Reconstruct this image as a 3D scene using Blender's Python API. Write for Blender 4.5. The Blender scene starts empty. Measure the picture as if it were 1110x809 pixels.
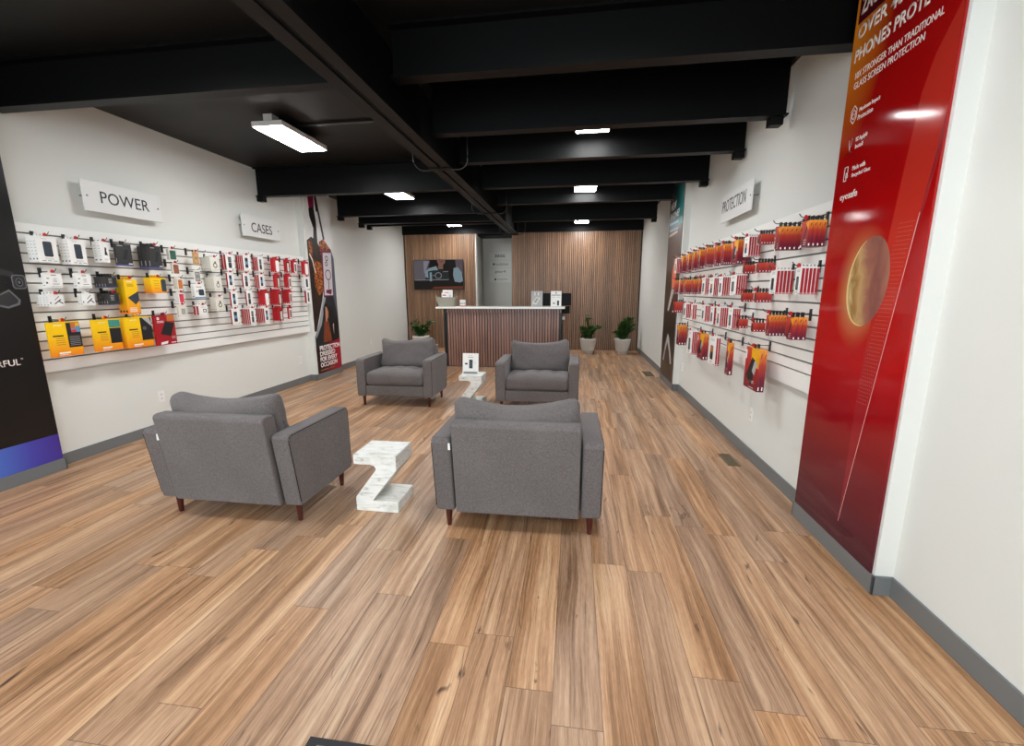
import bpy, bmesh, math, random
from mathutils import Vector, Matrix
random.seed(7)
PI = math.pi
COL = bpy.context.scene.collection
R = math.radians

DAY, EXPO, LAMPW = 210., 0., 54.
# ------------------------------------------------------------------ materials
def lin(c):
    return tuple(((v/255)/12.92 if v/255 <= .04045 else (((v/255)+.055)/1.055)**2.4) for v in c)

def nt(name):
    m = bpy.data.materials.new(name)
    m.use_nodes = True
    n = m.node_tree.nodes; l = m.node_tree.links
    return m, n, l, n['Principled BSDF']

MATS = {}
def mat(name, rgb=(200, 200, 200), rough=.5, spec=.5, metal=0., coat=0., bump=0., bscale=80., var=0., vscale=6.):
    if name in MATS: return MATS[name]
    m, n, l, b = nt(name)
    c = lin(rgb)
    b.inputs['Base Color'].default_value = (*c, 1)
    b.inputs['Roughness'].default_value = rough
    b.inputs['Specular IOR Level'].default_value = spec
    b.inputs['Metallic'].default_value = metal
    b.inputs['Coat Weight'].default_value = coat
    b.inputs['Coat Roughness'].default_value = .08
    if var or bump:
        tc = n.new('ShaderNodeTexCoord')
    if var:
        t = n.new('ShaderNodeTexNoise'); t.inputs['Scale'].default_value = vscale; t.inputs['Detail'].default_value = 5
        l.new(tc.outputs['Object'], t.inputs['Vector'])
        r = n.new('ShaderNodeValToRGB')
        r.color_ramp.elements[0].position = .3; r.color_ramp.elements[1].position = .7
        r.color_ramp.elements[0].color = (*[x*(1-var) for x in c], 1)
        r.color_ramp.elements[1].color = (*[min(1, x*(1+var)) for x in c], 1)
        l.new(t.outputs['Fac'], r.inputs['Fac']); l.new(r.outputs['Color'], b.inputs['Base Color'])
    if bump:
        t2 = n.new('ShaderNodeTexNoise'); t2.inputs['Scale'].default_value = bscale; t2.inputs['Detail'].default_value = 3
        l.new(tc.outputs['Object'], t2.inputs['Vector'])
        bp = n.new('ShaderNodeBump'); bp.inputs['Strength'].default_value = bump; bp.inputs['Distance'].default_value = .01
        l.new(t2.outputs['Fac'], bp.inputs['Height']); l.new(bp.outputs['Normal'], b.inputs['Normal'])
    MATS[name] = m
    return m

def emit(name, rgb, strength):
    if name in MATS: return MATS[name]
    m, n, l, b = nt(name)
    b.inputs['Base Color'].default_value = (.006, .006, .006, 1); b.inputs['Specular IOR Level'].default_value = .12
    b.inputs['Roughness'].default_value = .25
    b.inputs['Emission Color'].default_value = (*lin(rgb), 1)
    b.inputs['Emission Strength'].default_value = strength
    MATS[name] = m
    return m

def ramp_mat(name, stops, rough=.35, axis=2, spec=.5, coat=0.):
    """gradient print along a generated axis"""
    if name in MATS: return MATS[name]
    m, n, l, b = nt(name)
    tc = n.new('ShaderNodeTexCoord'); sp = n.new('ShaderNodeSeparateXYZ')
    l.new(tc.outputs['Generated'], sp.inputs[0])
    r = n.new('ShaderNodeValToRGB'); cr = r.color_ramp
    while len(cr.elements) < len(stops): cr.elements.new(.5)
    for e, (p, c) in zip(cr.elements, stops):
        e.position = p; e.color = (*lin(c), 1)
    l.new(sp.outputs[axis], r.inputs['Fac']); l.new(r.outputs['Color'], b.inputs['Base Color'])
    b.inputs['Roughness'].default_value = rough; b.inputs['Specular IOR Level'].default_value = spec
    b.inputs['Coat Weight'].default_value = coat
    MATS[name] = m
    return m

class NB:
    """tiny node builder"""
    def __init__(s, n, l): s.n, s.l = n, l
    def put(s, sock, v):
        if hasattr(v, 'is_linked') or hasattr(v, 'links'): s.l.new(v, sock)
        else: sock.default_value = v
    def math(s, op, a, b=None, c=None, clamp=False):
        x = s.n.new('ShaderNodeMath'); x.operation = op; x.use_clamp = clamp
        s.put(x.inputs[0], a)
        if b is not None: s.put(x.inputs[1], b)
        if c is not None: s.put(x.inputs[2], c)
        return x.outputs[0]
    def comb(s, a, b, c=0.):
        x = s.n.new('ShaderNodeCombineXYZ')
        for i, v in enumerate((a, b, c)): s.put(x.inputs[i], v)
        return x.outputs[0]
    def noise(s, vec, scale=1., detail=4., rough=.5, dist=0.):
        x = s.n.new('ShaderNodeTexNoise'); x.inputs['Scale'].default_value = scale
        x.inputs['Detail'].default_value = detail; x.inputs['Roughness'].default_value = rough
        x.inputs['Distortion'].default_value = dist
        s.l.new(vec, x.inputs['Vector']); return x.outputs['Fac']
    def white(s, vec):
        x = s.n.new('ShaderNodeTexWhiteNoise'); x.noise_dimensions = '3D'
        s.l.new(vec, x.inputs['Vector']); return x.outputs['Value'], x.outputs['Color']
    def ramp(s, fac, stops, interp='LINEAR'):
        r = s.n.new('ShaderNodeValToRGB'); cr = r.color_ramp; cr.interpolation = interp
        while len(cr.elements) < len(stops): cr.elements.new(.5)
        for e, (p, c) in zip(cr.elements, stops): e.position = p; e.color = (*c, 1)
        s.l.new(fac, r.inputs['Fac']); return r.outputs['Color']
    def mix(s, fac, a, b, mode='MIX'):
        x = s.n.new('ShaderNodeMix'); x.data_type = 'RGBA'; x.blend_type = mode
        s.put(x.inputs['Factor'], fac)
        for k, v in ((6, a), (7, b)):
            if isinstance(v, tuple): x.inputs[k].default_value = (*v, 1)
            else: s.l.new(v, x.inputs[k])
        return x.outputs[2]
    def sep(s, v):
        x = s.n.new('ShaderNodeSeparateXYZ'); s.l.new(v, x.inputs[0]); return x.outputs

def floor_material():
    m, n, l, b = nt('oak_planks'); k = NB(n, l)
    tc = n.new('ShaderNodeTexCoord')
    x, y, z = k.sep(tc.outputs['Object'])
    PW, PL = .175, 1.22
    rx = k.math('DIVIDE', k.math('ADD', x, 10.545), PW)
    row = k.math('FLOOR', rx); fx = k.math('FRACT', rx)
    rv, _ = k.white(k.comb(row, 3.7, 1.1))
    ry = k.math('ADD', k.math('DIVIDE', y, PL), k.math('MULTIPLY', rv, 9.3))
    col = k.math('FLOOR', ry); fy = k.math('FRACT', ry)
    v1, c1 = k.white(k.comb(row, col, 5.2))
    r1, g1, b1 = k.sep(c1)
    gx = k.math('ADD', x, k.math('MULTIPLY', r1, 31.)); gy = k.math('ADD', y, k.math('MULTIPLY', g1, 47.))
    # slow waviness of the grain
    wob = k.noise(k.comb(k.math('MULTIPLY', gx, 5.), k.math('MULTIPLY', gy, 1.6), b1), 1., 2.)
    gxw = k.math('ADD', gx, k.math('MULTIPLY', k.math('SUBTRACT', wob, .5), .055))
    fine = k.noise(k.comb(k.math('MULTIPLY', gxw, 140.), k.math('MULTIPLY', gy, 2.6), b1), 1., 6., .6)
    mid = k.noise(k.comb(k.math('MULTIPLY', gxw, 36.), k.math('MULTIPLY', gy, 1.1), b1), 1., 4., .55, .3)
    broad = k.noise(k.comb(k.math('MULTIPLY', gxw, 9.), k.math('MULTIPLY', gy, .7), b1), 1., 2.)
    fleck = k.noise(k.comb(k.math('MULTIPLY', gx, 210.), k.math('MULTIPLY', gy, 24.), g1), 1., 3., .6)
    knot = k.noise(k.comb(k.math('MULTIPLY', gxw, 15.), k.math('MULTIPLY', gy, 3.4), v1), 1., 3., .5, 1.2)
    f = k.math('ADD', k.math('MULTIPLY', mid, .42), k.math('ADD', k.math('MULTIPLY', fine, .26), k.math('ADD', k.math('MULTIPLY', broad, .34), k.math('MULTIPLY', fleck, .14))))
    c = k.ramp(f, [(.42, lin((112, 76, 46))), (.51, lin((150, 108, 70))), (.585, lin((177, 132, 94))), (.66, lin((199, 157, 117))), (.76, lin((215, 181, 144)))])
    c = k.mix(k.math('MULTIPLY', k.math('SUBTRACT', knot, .665), 10., clamp=True), c, lin((62, 36, 20)))
    streak = k.noise(k.comb(k.math('MULTIPLY', gxw, 120.), k.math('MULTIPLY', gy, 2.2), g1), 1., 4., .55, .6)
    c = k.mix(k.math('MULTIPLY', k.math('SUBTRACT', streak, .565), 5., clamp=True), c, lin((98, 64, 38)))
    # plank to plank tone
    hs = n.new('ShaderNodeHueSaturation'); l.new(c, hs.inputs['Color'])
    k.put(hs.inputs['Value'], k.math('ADD', .85, k.math('MULTIPLY', v1, .22)))
    k.put(hs.inputs['Saturation'], k.math('ADD', .78, k.math('MULTIPLY', r1, .20)))
    ex = k.math('MULTIPLY', k.math('MINIMUM', fx, k.math('SUBTRACT', 1., fx)), PW)
    ey = k.math('MULTIPLY', k.math('MINIMUM', fy, k.math('SUBTRACT', 1., fy)), PL)
    e = k.math('MINIMUM', ex, ey)
    seam = k.math('LESS_THAN', e, .0011)
    c2 = k.mix(k.math('MULTIPLY', seam, .75), hs.outputs['Color'], lin((58, 38, 26)))
    l.new(c2, b.inputs['Base Color'])
    k.put(b.inputs['Roughness'], k.math('ADD', .33, k.math('MULTIPLY', fine, .18)))
    b.inputs['Specular IOR Level'].default_value = .4
    bp = n.new('ShaderNodeBump'); bp.inputs['Strength'].default_value = .12; bp.inputs['Distance'].default_value = .004
    l.new(k.math('SUBTRACT', fine, k.math('MULTIPLY', seam, .8)), bp.inputs['Height']); l.new(bp.outputs['Normal'], b.inputs['Normal'])
    return m

def slat_wood(name, base, pitch):
    m, n, l, b = nt(name); k = NB(n, l)
    tc = n.new('ShaderNodeTexCoord'); x, y, z = k.sep(tc.outputs['Object'])
    idx = k.math('FLOOR', k.math('DIVIDE', x, pitch))
    v, c = k.white(k.comb(idx, 1.3, 2.2)); r1, g1, b1 = k.sep(c)
    g = k.noise(k.comb(k.math('MULTIPLY', k.math('ADD', x, k.math('MULTIPLY', r1, 9.)), 160.), k.math('MULTIPLY', y, 40.), k.math('MULTIPLY', z, 3.)), 1., 4., .55)
    cc = k.ramp(g, [(.3, lin(tuple(q*.78 for q in base))), (.7, lin(tuple(min(255, q*1.14) for q in base)))])
    hs = n.new('ShaderNodeHueSaturation'); l.new(cc, hs.inputs['Color'])
    k.put(hs.inputs['Value'], k.math('ADD', .78, k.math('MULTIPLY', v, .44)))
    l.new(hs.outputs['Color'], b.inputs['Base Color'])
    b.inputs['Roughness'].default_value = .36; b.inputs['Specular IOR Level'].default_value = .5
    return m

def fabric_material():
    m, n, l, b = nt('heather_grey_fabric'); k = NB(n, l)
    tc = n.new('ShaderNodeTexCoord'); o = tc.outputs['Object']
    a = k.noise(o, 320., 3., .7); g = k.noise(o, 90., 2.); w = k.noise(o, 3., 2.)
    f = k.math('ADD', k.math('MULTIPLY', a, .6), k.math('ADD', k.math('MULTIPLY', g, .25), k.math('MULTIPLY', w, .15)))
    c = k.ramp(f, [(.32, lin((80, 75, 74))), (.5, lin((103, 97, 96))), (.70, lin((130, 124, 123)))])
    l.new(c, b.inputs['Base Color']); b.inputs['Roughness'].default_value = .95
    b.inputs['Specular IOR Level'].default_value = .15
    b.inputs['Sheen Weight'].default_value = .15
    bp = n.new('ShaderNodeBump'); bp.inputs['Strength'].default_value = .35; bp.inputs['Distance'].default_value = .002
    l.new(a, bp.inputs['Height']); l.new(bp.outputs['Normal'], b.inputs['Normal'])
    return m

def whitewash_material():
    m, n, l, b = nt('whitewashed_wood'); k = NB(n, l)
    tc = n.new('ShaderNodeTexCoord'); x, y, z = k.sep(tc.outputs['Object'])
    a = k.noise(k.comb(k.math('MULTIPLY', x, 9.), k.math('MULTIPLY', y, 40.), k.math('MULTIPLY', z, 40.)), 1., 5., .65, .8)
    d = k.noise(tc.outputs['Object'], 7., 3., .6, .5)
    c = k.ramp(a, [(.30, lin((160, 158, 148))), (.39, lin((212, 212, 205))), (.5, lin((230, 230, 225))), (.8, lin((240, 240, 236)))])
    c = k.mix(k.math('MULTIPLY', k.math('SUBTRACT', d, .54), 2.2, clamp=True), c, lin((194, 192, 180)))
    l.new(c, b.inputs['Base Color']); b.inputs['Roughness'].default_value = .6
    bp = n.new('ShaderNodeBump'); bp.inputs['Strength'].default_value = .4; bp.inputs['Distance'].default_value = .006
    l.new(a, bp.inputs['Height']); l.new(bp.outputs['Normal'], b.inputs['Normal'])
    return m

def red_banner_material():
    """printed gradient: orange corner, red field, maroon foot, lighter slanting band, glow round the capsule"""
    m, n, l, b = nt('red_banner_print'); k = NB(n, l)
    tc = n.new('ShaderNodeTexCoord'); X, Y, Z = k.sep(tc.outputs['Object'])   # X: across as read, Z: height
    vg = k.ramp(k.math('DIVIDE', Z, 3.), [(.03, lin((62, 10, 36))), (.17, lin((112, 8, 28))), (.36, lin((176, 18, 18))), (.62, lin((160, 10, 12))), (1., lin((150, 14, 12)))])
    dx = k.math('MULTIPLY', X, 2.6); dz = k.math('MULTIPLY', k.math('SUBTRACT', Z, 2.95), 1.05)
    dist = k.math('SQRT', k.math('ADD', k.math('MULTIPLY', dx, dx), k.math('MULTIPLY', dz, dz)))
    og = k.math('SUBTRACT', 1., k.math('DIVIDE', dist, .85), clamp=True)
    c = k.mix(og, vg, lin((235, 150, 40)))
    # warm glow printed round the capsule
    ex = k.math('DIVIDE', k.math('SUBTRACT', X, .345), .21); ez = k.math('DIVIDE', k.math('SUBTRACT', Z, 1.46), .33)
    gl = k.math('SUBTRACT', 1., k.math('SQRT', k.math('ADD', k.math('MULTIPLY', ex, ex), k.math('MULTIPLY', ez, ez))), clamp=True)
    c = k.mix(k.math('MULTIPLY', k.math('POWER', gl, 1.5), 1.5, clamp=True), c, lin((206, 160, 104)))
    l.new(c, b.inputs['Base Color']); b.inputs['Roughness'].default_value = .07
    b.inputs['Specular IOR Level'].default_value = .5
    t = k.noise(tc.outputs['Object'], 220., 2.)
    bp = n.new('ShaderNodeBump'); bp.inputs['Strength'].default_value = .05; bp.inputs['Distance'].default_value = .001
    l.new(t, bp.inputs['Height']); l.new(bp.outputs['Normal'], b.inputs['Normal'])
    return m

M_FLOOR = floor_material()
M_FAB = fabric_material()
M_ZW = whitewash_material()
M_WALL = mat('white_wall_paint', (223, 224, 219), .75, .2, bump=.06, bscale=220)
M_SLATW = mat('white_slatwall_laminate', (238, 237, 233), .35, .4)
M_GROOVE = mat('slatwall_groove', (120, 118, 114), .6)
M_BLACK = mat('black_ceiling_paint', (7, 7, 7), .45, .16, bump=.05, bscale=60)
M_DECK = mat('black_deck_paint', (16, 14, 13), .5, .3)
M_BASE = mat('grey_vinyl_base', (112, 115, 116), .4, .5)
M_BK = mat('black_plastic', (22, 22, 23), .35)
M_INKY = mat('matt_black_plastic', (8, 8, 9), .55, .25)
M_DARK = mat('charcoal_plastic', (48, 47, 48), .4)
M_REDP = mat('red_plastic', (190, 22, 30), .35)
M_WHITEP = mat('white_plastic', (238, 237, 234), .4)
M_CARD = mat('white_card', (240, 239, 236), .45)
M_CREAM = mat('cream_card', (226, 222, 210), .5)
M_REDC = mat('red_card', (164, 22, 34), .38)
M_REDB = mat('bright_red_card', (180, 24, 34), .38)
M_YEL = ramp_mat('yellow_card', [(0., (240, 132, 18)), (.25, (246, 168, 14)), (.6, (250, 200, 8)), (1., (252, 206, 10))])
M_ORANGE = ramp_mat('maroon_orange_card', [(0., (84, 16, 40)), (.32, (128, 24, 44)), (.62, (178, 54, 38)), (.84, (222, 122, 42)), (1., (234, 156, 58))])
M_OFRONT = ramp_mat('red_front_card', [(0., (112, 18, 38)), (.5, (172, 30, 38)), (1., (208, 70, 48))])
M_SMALL = ramp_mat('small_red_card', [(0., (124, 18, 30)), (.5, (172, 34, 34)), (1., (206, 78, 46))])
M_AMBER = mat('amber_card', (238, 172, 24), .4)
M_GREYINK = mat('grey_ink', (165, 163, 160), .5)
M_MIDINK = mat('mid_grey_ink', (96, 96, 98), .5)
M_BLACKINK = mat('black_ink', (28, 28, 30), .4)
M_WHITEINK = mat('white_ink', (245, 242, 240), .4)
M_BLUEINK = mat('blue_screen_ink', (92, 150, 190), .35)
M_SILV = mat('silver_ink', (178, 178, 178), .3)
M_STEEL = mat('steel', (150, 150, 150), .3, .5, metal=1.)
M_NAVY = mat('dark_lettering', (24, 26, 40), .4)

# ------------------------------------------------------------------ mesh helpers
class MB:
    def __init__(s): s.v = []; s.f = []; s.m = []; s.sm = []
    def add(s, vs, fs, mi=0, smooth=False):
        o = len(s.v); s.v += [tuple(p) for p in vs]
        for f in fs: s.f.append(tuple(i+o for i in f)); s.m.append(mi); s.sm.append(smooth)
        return s
    def box(s, x0, x1, y0, y1, z0, z1, mi=0, side=None, front=None):
        v = [(x0, y0, z0), (x1, y0, z0), (x1, y1, z0), (x0, y1, z0), (x0, y0, z1), (x1, y0, z1), (x1, y1, z1), (x0, y1, z1)]
        f = [(0, 3, 2, 1), (4, 5, 6, 7), (0, 1, 5, 4), (1, 2, 6, 5), (2, 3, 7, 6), (3, 0, 4, 7)]
        o = len(s.v); s.v += v
        for i, q in enumerate(f):
            s.f.append(tuple(a+o for a in q)); s.sm.append(False)
            s.m.append(side if (side is not None and i in (3, 5)) else (front if (front is not None and i == 2) else mi))
        return s
    def quad(s, pts, mi=0): return s.add(pts, [tuple(range(len(pts)))], mi)
    def prism(s, poly, a0, a1, axis='x', mi=0, smooth=False):
        """extrude a 2-D outline; axis x -> poly is (y,z); axis y -> (x,z); axis z -> (x,y)"""
        n = len(poly)
        def P(p, a): return {'x': (a, p[0], p[1]), 'y': (p[0], a, p[1]), 'z': (p[0], p[1], a)}[axis]
        v = [P(p, a0) for p in poly]+[P(p, a1) for p in poly]
        s.add(v, [tuple(range(n))[::-1], tuple(range(n, 2*n))]+[(i, (i+1) % n, n+(i+1) % n, n+i) for i in range(n)], mi, smooth)
        return s
    def tube(s, pts, r, seg=8, mi=0, closed=False, r1=None):
        pts = [Vector(p) for p in pts]; n = len(pts); rings = []
        up = Vector((0, 0, 1))
        for i, p in enumerate(pts):
            if closed: t = pts[(i+1) % n]-pts[i-1]
            else: t = pts[min(i+1, n-1)]-pts[max(i-1, 0)]
            t.normalize()
            a = t.cross(up)
            if a.length < 1e-3: a = t.cross(Vector((1, 0, 0)))
            a.normalize(); b = a.cross(t)
            rr = r if r1 is None else r+(r1-r)*i/(n-1)
            rings.append([p+(a*math.cos(2*PI*j/seg)+b*math.sin(2*PI*j/seg))*rr for j in range(seg)])
        v = [q for rg in rings for q in rg]; f = []
        for i in range(n if closed else n-1):
            i2 = (i+1) % n
            for j in range(seg): f.append((i*seg+j, i*seg+(j+1) % seg, i2*seg+(j+1) % seg, i2*seg+j))
        if not closed: f += [tuple(range(seg))[::-1], tuple(range((n-1)*seg, n*seg))]
        return s.add(v, f, mi, True)
    def lathe(s, prof, seg=24, mi=0, c=(0, 0, 0), sq=0.):
        """revolve (r,z); sq>0 squares the section off"""
        v = []; f = []; n = len(prof)
        for j in range(seg):
            a = 2*PI*j/seg; ca, sa = math.cos(a), math.sin(a)
            q = 1.
            if sq: q = (1-sq)+sq/max(abs(ca), abs(sa))
            for r, z in prof: v.append((c[0]+r*ca*q, c[1]+r*sa*q, c[2]+z))
        for j in range(seg):
            for i in range(n-1): f.append((j*n+i, ((j+1) % seg)*n+i, ((j+1) % seg)*n+i+1, j*n+i+1))
        s.add(v, f, mi, True)
        s.add([v[j*n] for j in range(seg)], [tuple(range(seg))[::-1]], mi)
        s.add([v[j*n+n-1] for j in range(seg)], [tuple(range(seg))], mi)
        return s
    def mesh(s, name, mats):
        me = bpy.data.meshes.new(name); me.from_pydata(s.v, [], s.f)
        for m in (mats if isinstance(mats, (list, tuple)) else [mats]): me.materials.append(m)
        for p, mi, sm in zip(me.polygons, s.m, s.sm): p.material_index = mi; p.use_smooth = sm
        me.update(); return me
    def build(s, name, mats, parent=None, bevel=0., seg=2, loc=None, rotz=0., rot=None, fix=True):
        me = s.mesh(name, mats)
        if fix:
            b = bmesh.new(); b.from_mesh(me); bmesh.ops.recalc_face_normals(b, faces=b.faces); b.to_mesh(me); b.free()
        return link(name, me, parent, bevel, seg, loc, rotz, rot)

def link(name, me, parent=None, bevel=0., seg=2, loc=None, rotz=0., rot=None):
    o = bpy.data.objects.new(name, me); COL.objects.link(o)
    if parent: o.parent = parent
    if loc is not None: o.location = loc
    o.rotation_euler = rot if rot else (0, 0, rotz)
    if bevel:
        md = o.modifiers.new('bevel', 'BEVEL'); md.width = bevel; md.segments = seg; md.limit_method = 'ANGLE'; md.angle_limit = R(40)
    return o

def tag(o, label=None, cat=None, group=None, kind=None):
    if label: o['label'] = label
    if cat: o['category'] = cat
    if group: o['group'] = group
    if kind: o['kind'] = kind
    return o

def thing(name, label, cat, loc=(0, 0, 0), rotz=0., group=None):
    o = bpy.data.objects.new(name, None); COL.objects.link(o); o.empty_display_size = .05
    o.location = loc; o.rotation_euler = (0, 0, rotz)
    return tag(o, label, cat, group)

def struct(o, label=None): 
    o['kind'] = 'structure'
    if label: o['label'] = label
    return o

def copy_tree(o, parent=None):
    c = o.copy(); COL.objects.link(c); c.parent = parent
    for ch in list(o.children): copy_tree(ch, c)
    return c

def rounded_box(size, r, n=(6, 6, 6), k=3, fn=None):
    """bmesh-ready vertex grid of a rounded box centred on the origin, optional displacement fn(p)->p"""
    h = [q/2 for q in size]
    def ticks(hh, nn):
        inn = hh-r
        a = [-hh+(r*i/k) for i in range(k)]
        m = [-inn+2*inn*i/nn for i in range(nn+1)]
        return a+m+[inn+r*(i+1)/k for i in range(k)]
    T = [ticks(h[i], n[i]) for i in range(3)]
    b = bmesh.new()
    def mk(p):
        q = [max(-(h[i]-r), min(h[i]-r, p[i])) for i in range(3)]
        d = Vector(p)-Vector(q)
        if d.length > 1e-9: d = d.normalized()*r
        w = Vector(q)+d
        return fn(w) if fn else w
    for ax in range(3):
        u, v = [i for i in range(3) if i != ax]
        for sgn in (-1, 1):
            g = []
            for a in T[u]:
                row = []
                for c in T[v]:
                    p = [0, 0, 0]; p[ax] = sgn*h[ax]; p[u] = a; p[v] = c
                    row.append(b.verts.new(mk(p)))
                g.append(row)
            for i in range(len(g)-1):
                for j in range(len(g[0])-1):
                    b.faces.new((g[i][j], g[i+1][j], g[i+1][j+1], g[i][j+1]))
    bmesh.ops.remove_doubles(b, verts=b.verts, dist=1e-4)
    bmesh.ops.recalc_face_normals(b, faces=b.faces)
    for f in b.faces: f.smooth = True
    return b

def bm_obj(name, b, m, parent=None, loc=None, rot=None):
    me = bpy.data.meshes.new(name); b.to_mesh(me); b.free(); me.materials.append(m)
    return link(name, me, parent, 0, 2, loc, 0, rot)

def text_mesh(s, x0, x1, z0, z1, y=0., bold=0., depth=.0012, shear=0.):
    """lettering fitted to the rectangle x0..x1, z0..z1, facing -y"""
    cu = bpy.data.curves.new('lettering', 'FONT'); cu.body = s; cu.size = 1.; cu.offset = bold; cu.shear = shear
    cu.resolution_u = 3
    ob = bpy.data.objects.new('lettering', cu); COL.objects.link(ob)
    dg = bpy.context.evaluated_depsgraph_get()
    me = bpy.data.meshes.new_from_object(ob.evaluated_get(dg))
    bpy.data.objects.remove(ob); bpy.data.curves.remove(cu)
    xs = [v.co.x for v in me.vertices]; ys = [v.co.y for v in me.vertices]
    ax, bx, ay, by = min(xs), max(xs), min(ys), max(ys)
    b = bmesh.new(); b.from_mesh(me)
    for v in b.verts:
        v.co = Vector((x0+(v.co.x-ax)/(bx-ax)*(x1-x0), y, z0+(v.co.y-ay)/(by-ay)*(z1-z0)))
    bmesh.ops.recalc_face_normals(b, faces=b.faces)
    for f in b.faces:
        if f.normal.y > 0: f.normal_flip()
    # give the letters a real thickness
    r = bmesh.ops.extrude_face_region(b, geom=list(b.faces))
    for e in r['geom']:
        if isinstance(e, bmesh.types.BMVert): e.co.y -= depth
    bmesh.ops.recalc_face_normals(b, faces=b.faces)
    b.to_mesh(me); b.free(); me.materials.clear()
    return me

def lettering(s, rect, m, parent, y=0., bold=0., depth=.0012, name='lettering', shear=0.):
    me = text_mesh(s, *rect, y=y, bold=bold, depth=depth, shear=shear); me.materials.append(m); me.name = name
    return link(name, me, parent)

# ------------------------------------------------------------------ room shell
WL, WR, YB, ZC = -4.268, 1.54, 10.78, 3.06
def sbox(name, m, *b, label=None, bevel=0):
    return struct(MB().box(*b).build(name, m, bevel=bevel), label)
sbox('floor', M_FLOOR, WL-.15, WR+.15, -3.4, 11.9, -.05, 0, label='oak-look plank floor running the length of the shop')
sbox('ceiling', M_DECK, WL-.15, WR+.15, -3.4, 11.9, ZC, ZC+.1, label='black painted deck ceiling between the beams')
sbox('wall_left', M_WALL, WL-.15, WL, -3.4, 10.9, 0, ZC, label='white left wall behind the slatwall and signs')
sbox('wall_right', M_WALL, WR, WR+.15, -3.4, 10.9, 0, ZC, label='white right wall behind the slatwall')
CLX, CRX = -4.166, 1.458
PIERS = [('left_near', 'l', 2.08, 2.84), ('left_far', 'l', 6.47, 7.26), ('right_near', 'r', 2.085, 2.845), ('right_far', 'r', 6.45, 7.38)]
for nm, sd, a, c in PIERS:
    sbox('wall_'+nm+'_pier', M_WALL, *((WL, CLX) if sd == 'l' else (CRX, WR)), a, c, 0, ZC, label='shallow white wall pier behind a tall printed banner, '+nm.replace('_', ' '))
# front wall with the shop window behind the camera
f = MB(); f.box(WL, WR, -3.4, -3.25, 0, .25).box(WL, WR, -3.4, -3.25, 2.75, ZC).box(WL, WL+.25, -3.4, -3.25, .25, 2.75).box(WR-.25, WR, -3.4, -3.25, .25, 2.75)
struct(f.build('wall_front', M_WALL), 'white front wall around the shop window')
f = MB()
for x in (WL+.25, -2.6, -.2, WR-.30): f.box(x, x+.05, -3.36, -3.29, .25, 2.75)
f.box(WL+.25, WR-.25, -3.36, -3.29, .25, .30).box(WL+.25, WR-.25, -3.36, -3.29, 2.70, 2.75)
struct(f.build('window_1', M_DARK), 'dark framed shop window in the front wall')
# back wall: slatted timber either side of an opening, black upper band
OX0, OX1, SZ = -2.41, -1.53, 2.81
sbox('wall_back', M_BK, WL, OX0, YB, 10.9, 0, SZ, label='dark backing of the slatted back wall left of the opening')
sbox('wall_back_right', M_BK, OX1, WR, YB, 10.9, 0, SZ, label='dark backing of the slatted back wall right of the opening')
sbox('wall_back_header', M_BLACK, WL, WR, 10.71, 10.9, SZ, ZC, label='black band above the slatted back wall')
WOOD = slat_wood('walnut_slats', (160, 122, 94), .041)
def slats(x0, x1, y0, y1, z0, z1, pitch, w):
    s = MB(); i0 = math.ceil(x0/pitch); x = i0*pitch
    while x+w <= x1+.002:
        s.box(x+.004, min(x+.004+w, x1), y0, y1, z0, z1); x += pitch
    return s
struct(slats(WL+.005, OX0, 10.735, YB+.002, .0, SZ, .041, .0245).build('trim_1', WOOD), 'walnut slat cladding left of the opening, behind the television')
struct(slats(OX1, WR-.012, 10.735, YB+.002, .0, SZ, .041, .0245).build('trim_2', WOOD), 'walnut slat cladding right of the opening, behind the potted plants')
sbox('trim_3', M_WHITEP, OX0-.012, OX0+.006, 10.74, 10.9, 0, SZ, label='white edge strip at the left of the opening')
PW_ = mat('grey_passage_paint', (196, 196, 190), .75, .2)
sbox('wall_passage_left', PW_, OX0-.15, OX0, 10.9, 11.56, 0, 2.78, label='grey side wall of the passage')
sbox('wall_passage_back', PW_, OX0-.15, -.7, 11.55, 11.7, 0, 2.78, label='grey end wall of the passage carrying four name plates')
sbox('wall_passage_right', PW_, -.85, -.7, 10.9, 11.56, 0, 2.78, label='grey right wall of the passage')
sbox('wall_passage_top', M_BLACK, OX0-.15, -.7, 10.9, 11.7, 2.78, 2.86, label='black top of the passage')

# grey vinyl base along every wall and pier
def base(name, boxes):
    s = MB()
    for b in boxes: s.box(*b)
    struct(s.build(name, M_BASE, bevel=.003), 'grey vinyl base along the '+name.split('_', 1)[1].replace('_', ' ')+' wall')
T = .011; H = .10
def side(wx, cx, segs, sg):
    bx = []
    a = lambda x: (x, x+T) if sg > 0 else (x-T, x)
    ys = -3.25
    for (c, d) in segs:
        bx.append((*a(wx), ys, c, 0, H)); bx.append((*a(cx), c-T, d+T, 0, H))
        lo, hi = sorted((wx, cx+sg*T))
        bx.append((lo, hi, c-T, c, 0, H)); bx.append((lo, hi, d, d+T, 0, H)); ys = d
    bx.append((*a(wx), ys, 10.74, 0, H))
    return bx
base('baseboard_left', side(WL, CLX, [(2.08, 2.84), (6.47, 7.26)], 1))
base('baseboard_right', side(WR, CRX, [(2.085, 2.845), (6.45, 7.38)], -1))

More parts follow.
